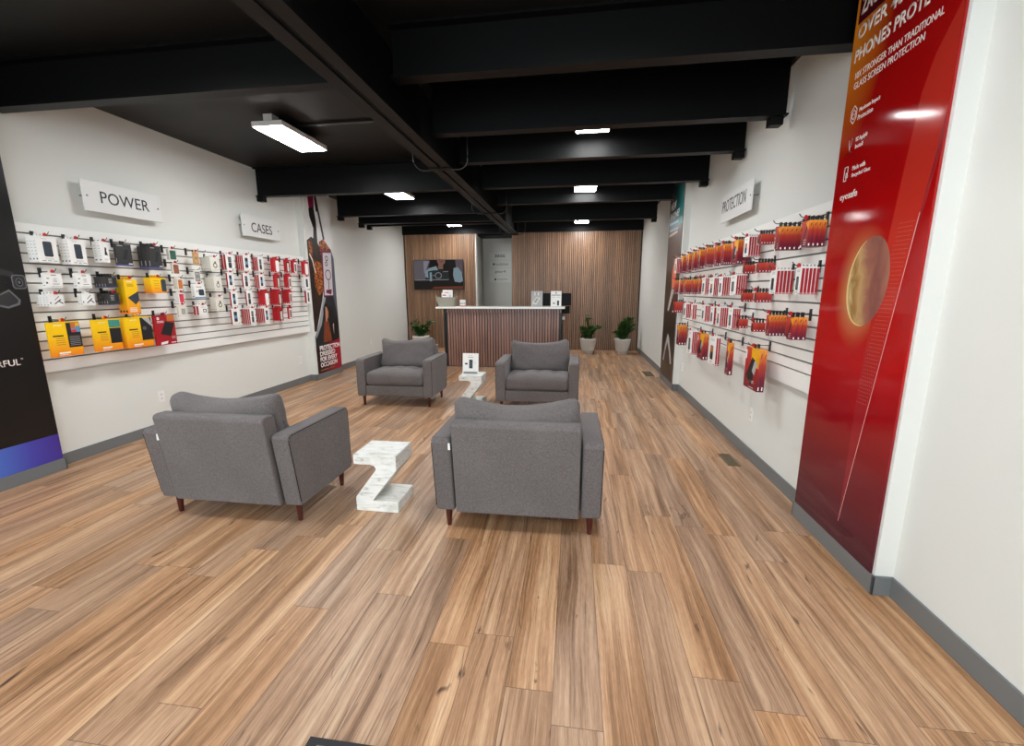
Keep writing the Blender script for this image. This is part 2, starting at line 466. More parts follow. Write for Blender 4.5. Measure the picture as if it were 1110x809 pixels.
# ------------------------------------------------------------------ ceiling steel
def beam(y, x0, x1, zb, label, stub=None):
    t = thing('ceiling_beam', label, 'beam', (0, y, zb), 0, None)
    MB().box(x0, x1, -.006, .006, .012, ZC-zb-.012).build('web', M_BLACK, t)
    MB().box(x0, x1, -.05, .05, 0, .013).build('bottom_flange', M_BLACK, t)
    MB().box(x0, x1, -.065, .065, ZC-zb-.013, ZC-zb-.0005).build('top_flange', M_BLACK, t)
    for sx in ([stub] if stub is not None else []):
        MB().box(sx-.045, sx+.045, -.04, .04, -.06, 0).build('end_bracket', M_BLACK, t, bevel=.004)
GX0, GX1, GZ = -1.37, -1.17, 2.58
beam(2.925, WL, GX0, 2.762, 'near black ceiling beam left of the long girder, beside the black banner pier')
beam(2.925, GX1, WR, 2.762, 'near black ceiling beam right of the girder, beside the red banner pier')
beam(3.71, GX1, 1.50, 2.69, 'second black beam right of the girder, in front of the nearest right lamp', 1.43)
beam(4.56, GX1, 1.52, 2.70, 'third black beam right of the girder, lit by the nearest right lamp', 1.47)
beam(5.66, GX1, 1.52, 2.70, 'fourth black beam right of the girder, just before the middle right lamp', 1.47)
beam(6.72, GX1, 1.35, 2.70, 'fifth black beam right of the girder, ending beside the far right banner')
beam(8.35, GX1, 1.42, 2.70, 'sixth and farthest black beam right of the girder', 1.37)
beam(5.66, WL, GX0, 2.70, 'black beam left of the girder above the CASES sign end', WL+.05)
beam(7.33, -4.06, GX0, 2.70, 'black beam left of the girder just past the fashion banner', -4.01)
beam(7.95, -4.0, GX0, 2.665, 'second black beam past the fashion banner left of the girder', -3.95)
beam(8.55, -4.13, GX0, 2.71, 'farthest black beam left of the girder, before the far left lamp', -4.08)

g = thing('ceiling_girder', 'long black girder with a grooved underside running front to back', 'girder', (0, 0, GZ))
s = MB(); s.box(GX0, GX0+.085, -3.2, 9.3, 0, .014).box(GX1-.075, GX1, -3.2, 9.3, 0, .014); s.build('bottom_flange', M_BLACK, g)
MB().box(GX0+.085, GX1-.075, -3.2, 9.3, .018, .03).build('groove', M_BK, g)
MB().box(GX1-.115, GX1-.10, -3.2, 9.3, .03, ZC-GZ-.001).build('web', M_BLACK, g)
MB().box(GX0+.02, GX1-.02, 9.3, 9.33, 0, ZC-GZ-.001).build('end_plate', M_BLACK, g)
for yy in (4.22, 6.64, 9.1): MB().box(GX0-.012, GX1+.012, yy-.03, yy+.03, -.012, 0).build('splice_plate', M_BLACK, g, bevel=.003)
for i, yy in enumerate((4.25, 6.66, 9.12)):
    pts = [(-1.545, yy, ZC-.001), (-1.545, yy, 2.70)]+[(-1.435-.11*math.cos(PI/2*k/8), yy, 2.682-.11*math.sin(PI/2*k/8)) for k in range(9)]
    pts += [(-1.105+.085*math.sin(PI/2*k/8), yy, 2.657-.085*math.cos(PI/2*k/8)) for k in range(9)]+[(-1.02, yy, 2.70), (-1.02, yy, ZC-.001)]
    c = MB().tube(pts, .007, 6).build('looped_cable', M_BK)
    tag(c, ['nearest looped black cable hanging under the long girder', 'middle looped black cable hanging under the long girder', 'farthest looped black cable under the girder, near the back wall'][i], 'cable')
s = MB().box(-3.15, -1.40, 4.27, 4.31, ZC-.02, ZC-.0005).build('ceiling_conduit', M_BK)
tag(s, 'thin black conduit across the ceiling beside the nearest left lamp', 'conduit')

LAMP = emit('lamp_diffuser', (249, 250, 250), LAMPW)
def lamp(x, y, zb, label, L=.375):
    t = thing('ceiling_light', label, 'light', (x, y, zb), 0, None)
    MB().box(-.155, .155, -L, L, .004, .05).build('housing', M_WHITEP, t, bevel=.006)
    MB().box(-.145, .145, -L+.01, L-.01, 0, .006).build('diffuser', LAMP, t)
    h = ZC-zb-.0005
    for yy in (-L*.8, L*.8):
        s = MB(); s.box(-.045, .045, yy-.05, yy+.05, .05, min(.115, h))
        if h > .115: s.box(-.012, .012, yy-.012, yy+.012, .1149, h)
        s.build('mounting_bracket', M_WHITEP, t)
lamp(-2.845, 4.36, 2.945, 'nearest left lamp, the long bright panel near the POWER sign')
lamp(-2.68, 6.55, 2.87, 'middle left lamp above the far left armchair')
lamp(-2.80, 9.97, 2.935, 'farthest left lamp near the television wall')
lamp(.13, 4.09, 2.87, 'nearest right lamp between the second and third beams', .29)
lamp(.12, 6.27, 2.83, 'middle right lamp between the fourth and fifth beams')
lamp(.125, 9.97, 2.935, 'farthest right lamp near the slatted back wall')
lamp(.13, 1.35, 2.9, 'right lamp over the foreground floor, above the frame')
lamp(-2.8, 1.6, 2.9, 'left lamp over the foreground floor, above the frame')
lamp(.13, -1.3, 2.9, 'right lamp behind the camera')
lamp(-2.8, -1.2, 2.9, 'left lamp behind the camera')

# ------------------------------------------------------------------ slatwalls
# local frames: x along the wall as read, -y out of the wall
LX, RX = -4.215, 1.50
FL = lambda y, z, out=0.: ((LX+out, y, z), R(90))
FR = lambda y, z, out=0.: ((RX-out, y, z), R(-90))
def slatwall(name, label, loc, rot, length, z0, z1, back, sgn):
    t = thing(name, label, 'slatwall', loc, rot)
    s = MB(); p = .0762; g = .012
    # wide top board, then boards between grooves; boards get a lip at each groove
    zt = z1; edges = [z1]; z = 1.905
    while z > z0+.06: edges.append(z); z -= p
    edges.append(z0)
    for a, c in zip(edges[:-1], edges[1:]):
        top = a-(g if a != z1 else 0)
        s.box(0, length, 0, .016, c, top)
    s.build('boards', M_SLATW, t, bevel=.0015, seg=1)
    MB().box(0, length, .0165, back, z0, z1).build('backing', M_GROOVE, t)
    s = MB(); s.box(-.012, 0, -.002, back, z0, z1).box(length, length+.012, -.002, back, z0, z1)
    s.build('edge_trim', M_SLATW, t)
    return t
loc, rot = FL(2.87, 0)
slatwall('slatwall_panel', 'long white slatwall panel on the left wall below the POWER and CASES signs', loc, rot, 3.60, .805, 1.975, LX-WL-.002, 1)
loc, rot = FR(6.425, 0)
slatwall('slatwall_panel', 'long white slatwall panel on the right wall below the PROTECTION sign', loc, rot, 3.55, .79, 1.97, WR-RX-.002, 1)

ORD = ['first', 'second', 'third', 'fourth', 'fifth', 'sixth', 'seventh', 'eighth', 'ninth', 'tenth', 'eleventh', 'twelfth', 'thirteenth', 'fourteenth', 'fifteenth']
NUM = ['', 'one', 'two', 'three', 'four', 'five', 'six']
HOOKM = {}
def hook(side, y, z, D, label, lock=True, group=None):
    """peg hook: back plate in the groove, long rod with an upturned tip, sometimes a red stop lock"""
    loc, rot = (FL if side == 'L' else FR)(y, z)
    t = thing('peg_hook', label, 'hook', loc, rot, group)
    kp = ('plate',)
    if kp not in HOOKM: HOOKM[kp] = MB().box(-.011, .011, -.007, 0, -.045, .03).mesh('back_plate', [M_BK])
    link('back_plate', HOOKM[kp], t)
    k = ('rod', round(D, 2))
    if k not in HOOKM:
        D_ = round(D, 2)
        HOOKM[k] = MB().tube([(0, -.004, 0), (0, -D_*.5, 0), (0, -D_+.012, .001), (0, -D_, .006), (0, -D_-.012, .022)], .0028, 6).mesh('rod', [M_BK])
    link('rod', HOOKM[k], t)
    if lock:
        if 'lock' not in HOOKM:
            HOOKM['lock'] = MB().box(-.008, .008, -.008, .008, -.010, .007).prism([(-.008, .007), (.008, .007), (.003, .014), (-.005, .014)], -.005, .005, 'x').mesh('stop_lock', [M_REDP])
        link('stop_lock', HOOKM['lock'], t, loc=(0, -D+.028, 0))
    return t

# ---- packages: local x across, front at y=0 facing -y, thickness into +y, z from 0 (bottom) to h
def phone_outline(w, h, cx, cz, r=.18, n=4):
    rr = r*w; pts = []
    for qx, qz, a0 in ((1, 1, 0), (-1, 1, 90), (-1, -1, 180), (1, -1, 270)):
        for i in range(n+1):
            a = R(a0+90*i/n); pts.append((cx+qx*(w/2-rr)+rr*math.cos(a), cz+qz*(h/2-rr)+rr*math.sin(a)))
    return pts
def flat(s, poly, y, mi): s.add([(p[0], y, p[1]) for p in poly], [tuple(range(len(poly)))], mi)
def rect(x0, x1, z0, z1): return [(x0, z0), (x1, z0), (x1, z1), (x0, z1)]
def lines(s, x0, x1, zs, hgt, y, mi):
    for z in zs: flat(s, rect(x0, x1, z, z+hgt), y, mi)
def ring(s, cx, cz, ro, ri, y, mi, n=20):
    for i in range(n):
        a, c = 2*PI*i/n, 2*PI*(i+1)/n
        s.add([(cx+ro*math.cos(a), y, cz+ro*math.sin(a)), (cx+ro*math.cos(c), y, cz+ro*math.sin(c)), (cx+ri*math.cos(c), y, cz+ri*math.sin(c)), (cx+ri*math.cos(a), y, cz+ri*math.sin(a))], [(0, 1, 2, 3)], mi)

INK = [M_BLACKINK, M_WHITEINK, M_MIDINK, M_GREYINK, M_BLUEINK, M_REDC, M_AMBER, M_SILV,
       mat('green_print', (44, 92, 78), .4), mat('brown_print', (140, 82, 54), .5), mat('tan_print', (196, 112, 50), .5), mat('pink_print', (206, 58, 78), .4),
       mat('gold_print', (196, 164, 116), .4), mat('slate_print', (46, 56, 68), .4), mat('teal_print', (60, 140, 128), .4), mat('violet_print', (88, 92, 150), .4), M_CREAM, M_YEL]
BK_, WH_, MD_, GR_, BL_, RD_, AM_, SI_, GN_, BR_, TN_, PK_, GD_, SL_, TE_, VI_, CR_, YL_ = range(18)

def body(kind, w, h, t):
    """(mesh of the box itself, tab material, tab height)"""
    s = MB(); e = .0004
    x = w/2
    if kind == 'O':
        s.box(-x, x, 0, t, 0, h, 0, side=0, front=1)
        for q in (-x-e, x+e):
            s.add([(q, t*.30, h*.035), (q, t*.62, h*.035), (q, t*.62, h*.12), (q, t*.30, h*.12)], [(0, 1, 2, 3)], 2)
            s.add([(q, t*.35, h*.76), (q, t*.6, h*.80), (q, t*.75, h*.90), (q, t*.55, h*.90)], [(0, 1, 2, 3)], 3)
        return s, [M_ORANGE, M_OFRONT, M_WHITEINK, M_BLACKINK], M_BK, .022
    if kind == 'S':
        s.box(-x, x, 0, t, 0, h, 0)
        for q in (-x-e, x+e): s.add([(q, t*.3, h*.08), (q, t*.65, h*.08), (q, t*.65, h*.2), (q, t*.3, h*.2)], [(0, 1, 2, 3)], 1)
        return s, [M_SMALL, M_WHITEINK], M_BK, .024
    if kind in ('W', 'redphone'):
        s.box(-x, x, 0, t, 0, h, 0)
        for q in (-x-e, x+e):
            s.add([(q, t*.14, 0.), (q, t*.97, 0.), (q, t*.97, h*.965), (q, t*.14, h*.965)], [(0, 1, 2, 3)], 1)
            q2 = q*(1+e)+(e if q > 0 else -e)
            s.add([(q2, t*.35, h*.03), (q2, t*.7, h*.03), (q2, t*.7, h*.055), (q2, t*.35, h*.055)], [(0, 1, 2, 3)], 2)
        return s, [M_CARD, M_REDC, M_WHITEINK], M_CARD, .014
    if kind == 'redgap':
        s.box(-x, x, 0, t, 0, h, 0)
        for q in (-x-e, x+e):
            s.add([(q, t*.05, h*.02), (q, t*.4, h*.02), (q, t*.4, h*.07), (q, t*.05, h*.07)], [(0, 1, 2, 3)], 1)
        return s, [M_REDB, M_WHITEINK], M_REDB, .012
    if kind == 'redwhite':
        s.box(-x, x, 0, t, 0, h, 0)
        for q in (-x-e, x+e): s.add([(q, t*.2, .003), (q, t*.95, .003), (q, t*.95, h*.9), (q, t*.2, h*.9)], [(0, 1, 2, 3)], 1)
        return s, [M_CARD, M_REDC], M_CARD, .012
    if kind in ('blackcase', 'blacksmall'):
        s.box(-x, x, 0, t, 0, h, 0)
        s.add([(-x-e, 0, 0), (-x-e, t, 0), (-x-e, t, h*.07), (-x-e, 0, h*.07)], [(0, 1, 2, 3)], 1)
        s.add([(-x, -e, 0), (x, -e, 0), (x, -e, h*.06), (-x, -e, h*.06)], [(0, 1, 2, 3)], 1)
        s.add([(-x-e, t*.25, h*.12), (-x-e, t*.45, h*.12), (-x-e, t*.45, h*.34), (-x-e, t*.25, h*.34)], [(0, 1, 2, 3)], 2)
        return s, [M_DARK, INK[VI_], M_SILV], M_BK, .018
    if kind.startswith('yellow'):
        s.box(-x, x, 0, t, 0, h, 0)
        if kind == 'yellowtall':
            s.add([(-x-e, t*.15, h*.05), (-x-e, t*.8, h*.05), (-x-e, t*.8, h*.11), (-x-e, t*.15, h*.11)], [(0, 1, 2, 3)], 1)
        return s, [M_YEL, M_BLACKINK], M_YEL, .018
    if kind == 'redbig':
        s.box(-x, x, 0, t, 0, h, 0); return s, [M_REDC], M_BK, .018
    if kind in ('goldcard', 'greycard'):
        s.box(-x, x, 0, t, 0, h, 0); return s, [INK[GD_] if kind == 'goldcard' else M_CREAM], M_CARD, .012
    s.box(-x, x, 0, t, 0, h, 0)
    for q in (-x-e,):
        for zz in (.10, .3, .42, .54, .66, .78):
            s.add([(q, t*.28, h*zz), (q, t*.72, h*zz), (q, t*.72, h*(zz+(.06 if zz == .10 else .025))), (q, t*.28, h*(zz+(.06 if zz == .10 else .025)))], [(0, 1, 2, 3)], 1 if zz == .10 else 2)
    cream = kind in ('whitering', 'greencase', 'orangecase', 'browncase', 'clearcase')
    return s, [M_CREAM if cream else M_CARD, M_MIDINK, M_GREYINK], M_CARD, .014

def art(kind, w, h, t, idx):
    """printed front of the frontmost package"""
    s = MB(); x = w/2; a, b = -.0006, -.0010
    if kind == 'O':
        if h > .2:
            flat(s, rect(-x*.15, x, h*.55, h), a, AM_)
            flat(s, [(-x*.75, h*.30), (x*.1, h*.10), (x*.8, h*.66), (0, h*.78)], b, BK_)
            flat(s, [(x*.1, h*.45), (x*.45, h*.35), (x*.8, h*.66), (x*.4, h*.71)], b-.0003, SI_)
            lines(s, -x*.2, x*.5, (h*.04, h*.16, h*.2), h*.012, b, WH_)
            flat(s, rect(-x, -x*.8, h*.7, h*.92), b, WH_)
        else:
            flat(s, [(-x*.55, h*.10), (-x*.25, h*.06), (x*.9, h*.86), (x*.62, h*.92)], a, BK_)
            flat(s, rect(-x, -x*.55, 0, h*.09), b, WH_)
            lines(s, -x*.1, x*.6, (h*.09, h*.17, h*.26), h*.02, a, WH_)
            flat(s, [(x*.15, h*.92), (x*.75, h*.97), (x, h*.97), (x, h*.62)], a-.0001, AM_)
    elif kind == 'S':
        flat(s, [(-x*.7, h*.15), (x*.2, h*.12), (x*.75, h*.85), (-x*.1, h*.9)], a, BK_)
        flat(s, rect(-x, -x*.5, 0, h*.16), b, WH_)
    elif kind == 'W':
        flat(s, phone_outline(w*.42, h*.50, -w*.05, h*.42), a, BK_)
        if idx % 3 == 0: flat(s, phone_outline(w*.34, h*.2, -w*.05, h*.54), b, TN_)
        elif idx % 3 == 1: flat(s, phone_outline(w*.30, h*.36, -w*.05, h*.42), b, MD_)
        lines(s, -x*.6, x*.5, (h*.84, h*.89), h*.018, a, GR_)
        lines(s, -x*.6, x*.2, (h*.06, h*.10), h*.014, a, GR_)
        flat(s, rect(x*.55, x*.95, h*.02, h*.05), a, RD_)
    elif kind == 'redphone':
        flat(s, phone_outline(w*.40, h*.34, -w*.06, h*.66, .12), a, BK_)
        flat(s, phone_outline(w*.40, h*.34, -w*.06, h*.30 if idx % 2 else h*.36, .12), a, BK_)
        flat(s, rect(-w*.26, w*.14, h*.40, h*.60), b, BL_ if idx % 2 == 0 else WH_) if idx % 2 == 0 else flat(s, rect(-w*.24, w*.12, h*.55, h*.80), b, MD_)
        lines(s, x*.55, x*.85, (h*.35, h*.45, h*.55, h*.62), h*.012, a, GR_)
        flat(s, rect(x*.45, x*.7, h*.07, h*.11), a, RD_)
        lines(s, -x*.5, x*.3, (h*.08, ), h*.012, a, GR_)
    elif kind == 'redgap':
        flat(s, phone_outline(w*.62, h*.80, x*.22, h*.44, .2), a, WH_ if idx % 3 else BK_)
        flat(s, phone_outline(w*.38, h*.62, x*.20, h*.42, .2), b, (CR_, MD_, WH_)[idx % 3])
        flat(s, rect(x*.05, x*.4, h*.02, h*.08), b, WH_)
    elif kind == 'redwhite':
        flat(s, rect(-x*.1, x*.75, h*.28, h*.62), a, MD_); flat(s, rect(x*.1, x*.5, h*.36, h*.52), b, WH_)
        lines(s, -x*.6, x*.6, (h*.74, h*.8), h*.02, a, GR_)
    elif kind == 'whitecase':
        flat(s, phone_outline(w*.44, h*.58, w*.03, h*.52), a, BK_)
        flat(s, phone_outline(w*.40, h*.54, w*.03, h*.52), b, SL_)
        lines(s, -x*.7, -x*.3, (h*.06,), h*.022, a, MD_); lines(s, -x*.15, x*.25, (h*.06,), h*.022, a, MD_); lines(s, x*.4, x*.8, (h*.06,), h*.022, a, MD_)
        lines(s, -x*.4, x*.5, (h*.12, h*.16), h*.012, a, GR_); lines(s, -x*.5, x*.1, (h*.90,), h*.014, a, GR_)
    elif kind == 'whitestick':
        flat(s, [(-x*.25, h*.36), (x*.25, h*.36), (x*.45, h*.72), (0, h*.74)], a, BK_); flat(s, [(x*.2, h*.36), (x*.6, h*.34), (x*.3, h*.60)], a, BK_)
        lines(s, -x*.5, x*.5, (h*.12, h*.17), h*.015, a, GR_)
    elif kind == 'whitewide':
        lines(s, -x*.25, x*.35, (h*.82,), h*.05, a, MD_); lines(s, -x*.1, x*.35, (h*.62, h*.54, h*.46, h*.38), h*.03, a, GR_)
        lines(s, -x*.2, x*.6, (h*.22,), h*.035, a, MD_); lines(s, -x*.8, -x*.5, (h*.6,), h*.06, a, MD_)
        flat(s, rect(-x*.92, -x*.72, h*.26, h*.38), a, BK_); lines(s, -x*.4, x*.8, (h*.06,), h*.03, a, GR_)
    elif kind == 'whitewand':
        flat(s, [(-x*.35, h*.22), (-x*.25, h*.17), (x*.62, h*.56), (x*.55, h*.63)], a, BK_)
        flat(s, [(x*.25, h*.40), (x*.35, h*.46), (x*.85, h*.26), (x*.8, h*.18)], a, BK_)
        flat(s, [(-x*.25, h*.55), (-x*.18, h*.52), (x*.45, h*.84), (x*.38, h*.88)], a, MD_)
        flat(s, rect(-x*.92, -x*.75, h*.24, h*.36), a, BK_)
    elif kind == 'blackcase':
        flat(s, [(-x*.45, h*.26), (x*.25, h*.22), (x*.75, h*.80), (x*.05, h*.82)], a, SL_)
        flat(s, [(-x*.35, h*.30), (x*.22, h*.27), (x*.62, h*.76), (x*.08, h*.78)], b, BK_)
        lines(s, -x*.8, -x*.1, (h*.90, ), h*.035, a, SI_); flat(s, rect(x*.4, x*.95, h*.09, h*.13), a, WH_)
    elif kind == 'blacksmall':
        lines(s, -x*.5, x*.1, (h*.42, h*.54, h*.66, h*.78), h*.05, a, SI_); flat(s, [(x*.3, h*.3), (x*.8, h*.3), (x*.8, h*.85), (x*.45, h*.85)], a, BK_)
    elif kind == 'yellowtall':
        flat(s, [(-x*.75, h*.48), (x, h*.66), (x, h*.40), (x*.35, h*.27)], a, SL_)
        lines(s, -x*.6, x*.2, (h*.93,), h*.03, a, WH_); lines(s, -x*.6, x*.4, (h*.86, h*.83, h*.80), h*.01, a, BR_); lines(s, -x*.7, x*.5, (h*.17, h*.13, h*.09, h*.06), h*.015, a, WH_)
    elif kind == 'yellowwide':
        flat(s, phone_outline(w*.34, h*.82, x*.66, h*.50, .3), a, SL_)
        lines(s, -x*.6, x*.05, (h*.78, h*.6, h*.5, h*.3), h*.02, a, BR_)
    elif kind == 'yellowbig':
        v = idx % 3
        flat(s, rect(x*.14, x, h*.24 if v == 0 else h*.22, h*.97), a, BK_)
        if v == 0:
            flat(s, rect(x*.42, x*.98, h*.68, h*.96), b, BL_); flat(s, rect(x*.42, x*.72, h*.80, h*.96), b-.0003, TN_); flat(s, rect(x*.72, x*.98, h*.86, h*.96), b-.0003, AM_); flat(s, rect(x*.42, x*.75, h*.68, h*.76), b-.0003, PK_)
            for zz in range(6): lines(s, x*.24, x*.9, (h*(.30+.05*zz),), h*.012, b, GR_)
        elif v == 1:
            flat(s, rect(x*.14, x, h*.74, h*.97), b, TE_); flat(s, rect(x*.14, x, h*.71, h*.73), b-.0002, YL_)
        else:
            flat(s, [(x*.3, h*.97), (x*.85, h*.97), (x*1., h*.72), (x*1., h*.66)], b, SI_); ring(s, x*.42, h*.62, .018, .004, b, MD_)
        lines(s, -x*.75, -x*.1, (h*.58,), h*.04, a, BK_)
        lines(s, -x*.6, -x*.05, (h*.34, h*.40, h*.46, h*.52), h*.012, a, BR_); lines(s, -x*.6, -x*.1, (h*.90,), h*.02, a, WH_)
        lines(s, -x*.55, x*.15, (h*.08,), h*.04, a, WH_); lines(s, -x*.55, x*.0, (h*.04,), h*.015, a, WH_)
    elif kind == 'redbig':
        flat(s, rect(x*.25, x, h*.80, h), a, TN_)
        flat(s, [(-x*.55, h*.38), (x*.45, h*.28), (x*.95, h*.72), (x*.05, h*.80)], b, BK_)
        ring(s, -x*.62, h*.90, .014, .005, b, WH_); lines(s, -x*.75, -x*.1, (h*.80, h*.76), h*.015, b, WH_)
        flat(s, [(-x*.65, h*.02), (x*.0, h*.04), (x*.1, h*.13), (-x*.62, h*.10)], b, WH_); lines(s, x*.4, x*.9, (h*.05,), h*.03, b, WH_); lines(s, x*.5, x*.9, (h*.2, h*.25), h*.012, b, WH_)
    elif kind in ('greencase', 'browncase', 'orangecase', 'pinkcase', 'clearcase'):
        mi = {'greencase': GN_, 'browncase': BR_, 'orangecase': TN_, 'pinkcase': PK_, 'clearcase': CR_}[kind]
        flat(s, phone_outline(w*.80, h*.84, w*.04, h*.46, .12), a, mi)
        if kind == 'clearcase': flat(s, phone_outline(w*.5, h*.5, w*.04, h*.46, .12), b, GR_)
        else: ring(s, -w*.12, h*.72, w*.10, w*.04, b, BK_, 10)
    elif kind in ('goldcard', 'greycard'):
        flat(s, phone_outline(w*.78, h*.86, 0, h*.48, .1), a, TN_ if kind == 'goldcard' else MD_)
        flat(s, phone_outline(w*.62, h*.74, 0, h*.48, .1), b, GD_ if kind == 'goldcard' else GR_)
        ring(s, 0, h*.5, w*.18, w*.10, b-.0003, BK_, 10)
    elif kind == 'whitedark':
        flat(s, phone_outline(w*.52, h*.46, x*.25, h*.42, .2), a, SL_); ring(s, -x*.55, h*.5, .008, .003, a, MD_, 10)
        flat(s, rect(-x, x, 0, h*.08), a, BL_); lines(s, -x*.6, x*.4, (h*.8,), h*.04, a, BK_)
    elif kind == 'whitering':
        ring(s, x*.0, h*.42, w*.22, w*.14, a, BK_ if idx % 2 == 0 else MD_); flat(s, phone_outline(w*.2, h*.2, x*.05, h*.62, .2), b, MD_)
        lines(s, -x*.5, x*.5, (h*.08,), h*.02, a, GR_)
    elif kind == 'whitephone':
        flat(s, phone_outline(w*.46, h*.70, 0, h*.48), a, MD_); flat(s, phone_outline(w*.40, h*.64, 0, h*.48), b, SL_)
    return s

PACK = {}
def stack(side, hid, kind, n, y0, w, zt, zb, depth, out, desc, hookdesc, group, idx, lock=True, hooklabel=None):
    h = zt-zb; per = depth/n; t = max(.006, min(per*.93, .05)); yc = y0+w/2
    F = FL if side == 'L' else FR
    bm_, mats, tabm, tabh = body(kind, w, h, t)
    me_box = bm_.mesh('box', mats)
    # hang tab with a hole for the rod, as a small frame of card above the box
    tw = min(w*.42, .034)
    ts = MB(); ty0, ty1 = t*.30, t*.62
    ts.box(-tw/2, -.006, ty0, ty1, -.001, tabh+.008).box(.006, tw/2, ty0, ty1, -.001, tabh+.008).box(-.006, .006, ty0, ty1, tabh+.004, tabh+.008).box(-.006, .006, ty0, ty1, -.001, tabh-.006)
    me_tab = ts.mesh('hang_tab', [tabm])
    me_art = art(kind, w, h, t, idx).mesh('printed_panel', INK)
    rz = zt+tabh-.001
    hook(side, yc, rz, out+.03, hooklabel or ('black peg hook holding the '+desc+(('es' if desc.endswith('x') else 's') if n > 1 else '')+', '+hookdesc), lock)
    for i in range(n):
        pos = '' if n == 1 else (('frontmost' if i == 0 else (ORD[i]+' back') if i < n-1 else 'rearmost')+' of '+NUM[n]+', ')
        loc, rot = F(yc, zb, out-i*per)
        p = thing('hanging_package', desc+', '+pos+hookdesc, 'package', loc, rot, group)
        link('box', me_box, p); link('hang_tab', me_tab, p, loc=(0, 0, h))
        if i == 0: link('printed_panel', me_art, p)

# right wall, row by row (kind, count, near edge, width, top, bottom, stack depth)
RIGHT = [
    ('T1', 'O', 4, 2.932, 0.081, 1.858, 1.705, 0.100, 0.120),
    ('T2', 'O', 5, 3.221, 0.063, 1.861, 1.710, 0.142, 0.155),
    ('T3', 'S', 5, 3.613, 0.061, 1.860, 1.786, 0.096, 0.120),
    ('T4', 'W', 5, 3.843, 0.102, 1.871, 1.716, 0.093, 0.120),
    ('T5', 'O', 5, 4.077, 0.154, 1.872, 1.669, 0.106, 0.120),
    ('T6', 'O', 4, 4.425, 0.107, 1.871, 1.681, 0.070, 0.120),
    ('T7', 'O', 2, 4.642, 0.089, 1.876, 1.684, 0.043, 0.120),
    ('T8', 'O', 4, 4.968, 0.082, 1.889, 1.692, 0.070, 0.120),
    ('T9', 'O', 3, 5.222, 0.114, 1.889, 1.685, 0.049, 0.120),
    ('T10', 'O', 2, 5.477, 0.075, 1.886, 1.676, 0.038, 0.120),
    ('T11', 'O', 2, 5.710, 0.123, 1.883, 1.665, 0.036, 0.120),
    ('T12', 'O', 2, 6.021, 0.102, 1.878, 1.666, 0.046, 0.120),
    ('T13', 'W', 3, 6.360, 0.120, 1.872, 1.678, 0.055, 0.120),
    ('U1', 'W', 5, 2.954, 0.069, 1.584, 1.420, 0.105, 0.120),
    ('U2', 'W', 5, 3.277, 0.093, 1.582, 1.421, 0.112, 0.125),
    ('U3', 'S', 5, 3.599, 0.055, 1.650, 1.578, 0.109, 0.120),
    ('U4', 'S', 4, 3.875, 0.053, 1.649, 1.580, 0.081, 0.120),
    ('U5', 'S', 5, 3.577, 0.047, 1.430, 1.354, 0.110, 0.125),
    ('U6', 'S', 4, 3.848, 0.061, 1.424, 1.352, 0.078, 0.120),
    ('V1', 'W', 5, 4.042, 0.151, 1.577, 1.405, 0.090, 0.120),
    ('V2', 'W', 4, 4.399, 0.108, 1.572, 1.393, 0.074, 0.120),
    ('V3', 'W', 3, 4.659, 0.140, 1.571, 1.385, 0.045, 0.120),
    ('V4', 'W', 2, 4.952, 0.128, 1.579, 1.400, 0.038, 0.120),
    ('V5', 'O', 1, 5.157, 0.055, 1.570, 1.403, 0.024, 0.120),
    ('V6', 'O', 2, 5.406, 0.082, 1.571, 1.401, 0.051, 0.120),
    ('V7', 'O', 3, 5.772, 0.103, 1.574, 1.398, 0.072, 0.120),
    ('V8', 'O', 2, 6.037, 0.072, 1.574, 1.396, 0.035, 0.120),
    ('V9', 'O', 2, 6.330, 0.085, 1.580, 1.393, 0.043, 0.120),
    ('W1', 'S', 4, 6.304, 0.120, 1.285, 1.143, 0.104, 0.120),
    ('W2', 'W', 3, 5.679, 0.143, 1.285, 1.106, 0.058, 0.120),
    ('W3', 'W', 2, 5.384, 0.061, 1.283, 1.106, 0.047, 0.120),
    ('W4', 'W', 3, 4.886, 0.136, 1.289, 1.116, 0.056, 0.120),
    ('W5', 'W', 1, 4.586, 0.116, 1.284, 1.105, 0.022, 0.120),
    ('W6', 'W', 4, 4.391, 0.106, 1.288, 1.099, 0.071, 0.120),
    ('W7', 'W', 4, 4.060, 0.111, 1.292, 1.102, 0.063, 0.120),
    ('W8', 'S', 3, 3.895, 0.063, 1.207, 1.131, 0.073, 0.120),
    ('W9', 'S', 4, 3.593, 0.045, 1.198, 1.128, 0.087, 0.120),
    ('W10', 'O', 5, 3.316, 0.060, 1.272, 1.125, 0.110, 0.120),
    ('W11', 'O', 3, 2.983, 0.085, 1.277, 1.133, 0.087, 0.120),
    ('X1', 'O', 3, 5.957, 0.129, 0.994, 0.732, 0.099, 0.120),
    ('X2', 'W', 4, 5.304, 0.207, 0.978, 0.700, 0.072, 0.120),
    ('X3', 'O', 2, 4.856, 0.207, 0.985, 0.706, 0.056, 0.120),
    ('X4', 'W', 2, 4.434, 0.219, 0.995, 0.714, 0.041, 0.120),
    ('X5', 'O', 1, 4.055, 0.082, 0.984, 0.695, 0.039, 0.120),
    ('X6', 'O', 2, 3.419, 0.259, 1.008, 0.687, 0.052, 0.120),
]
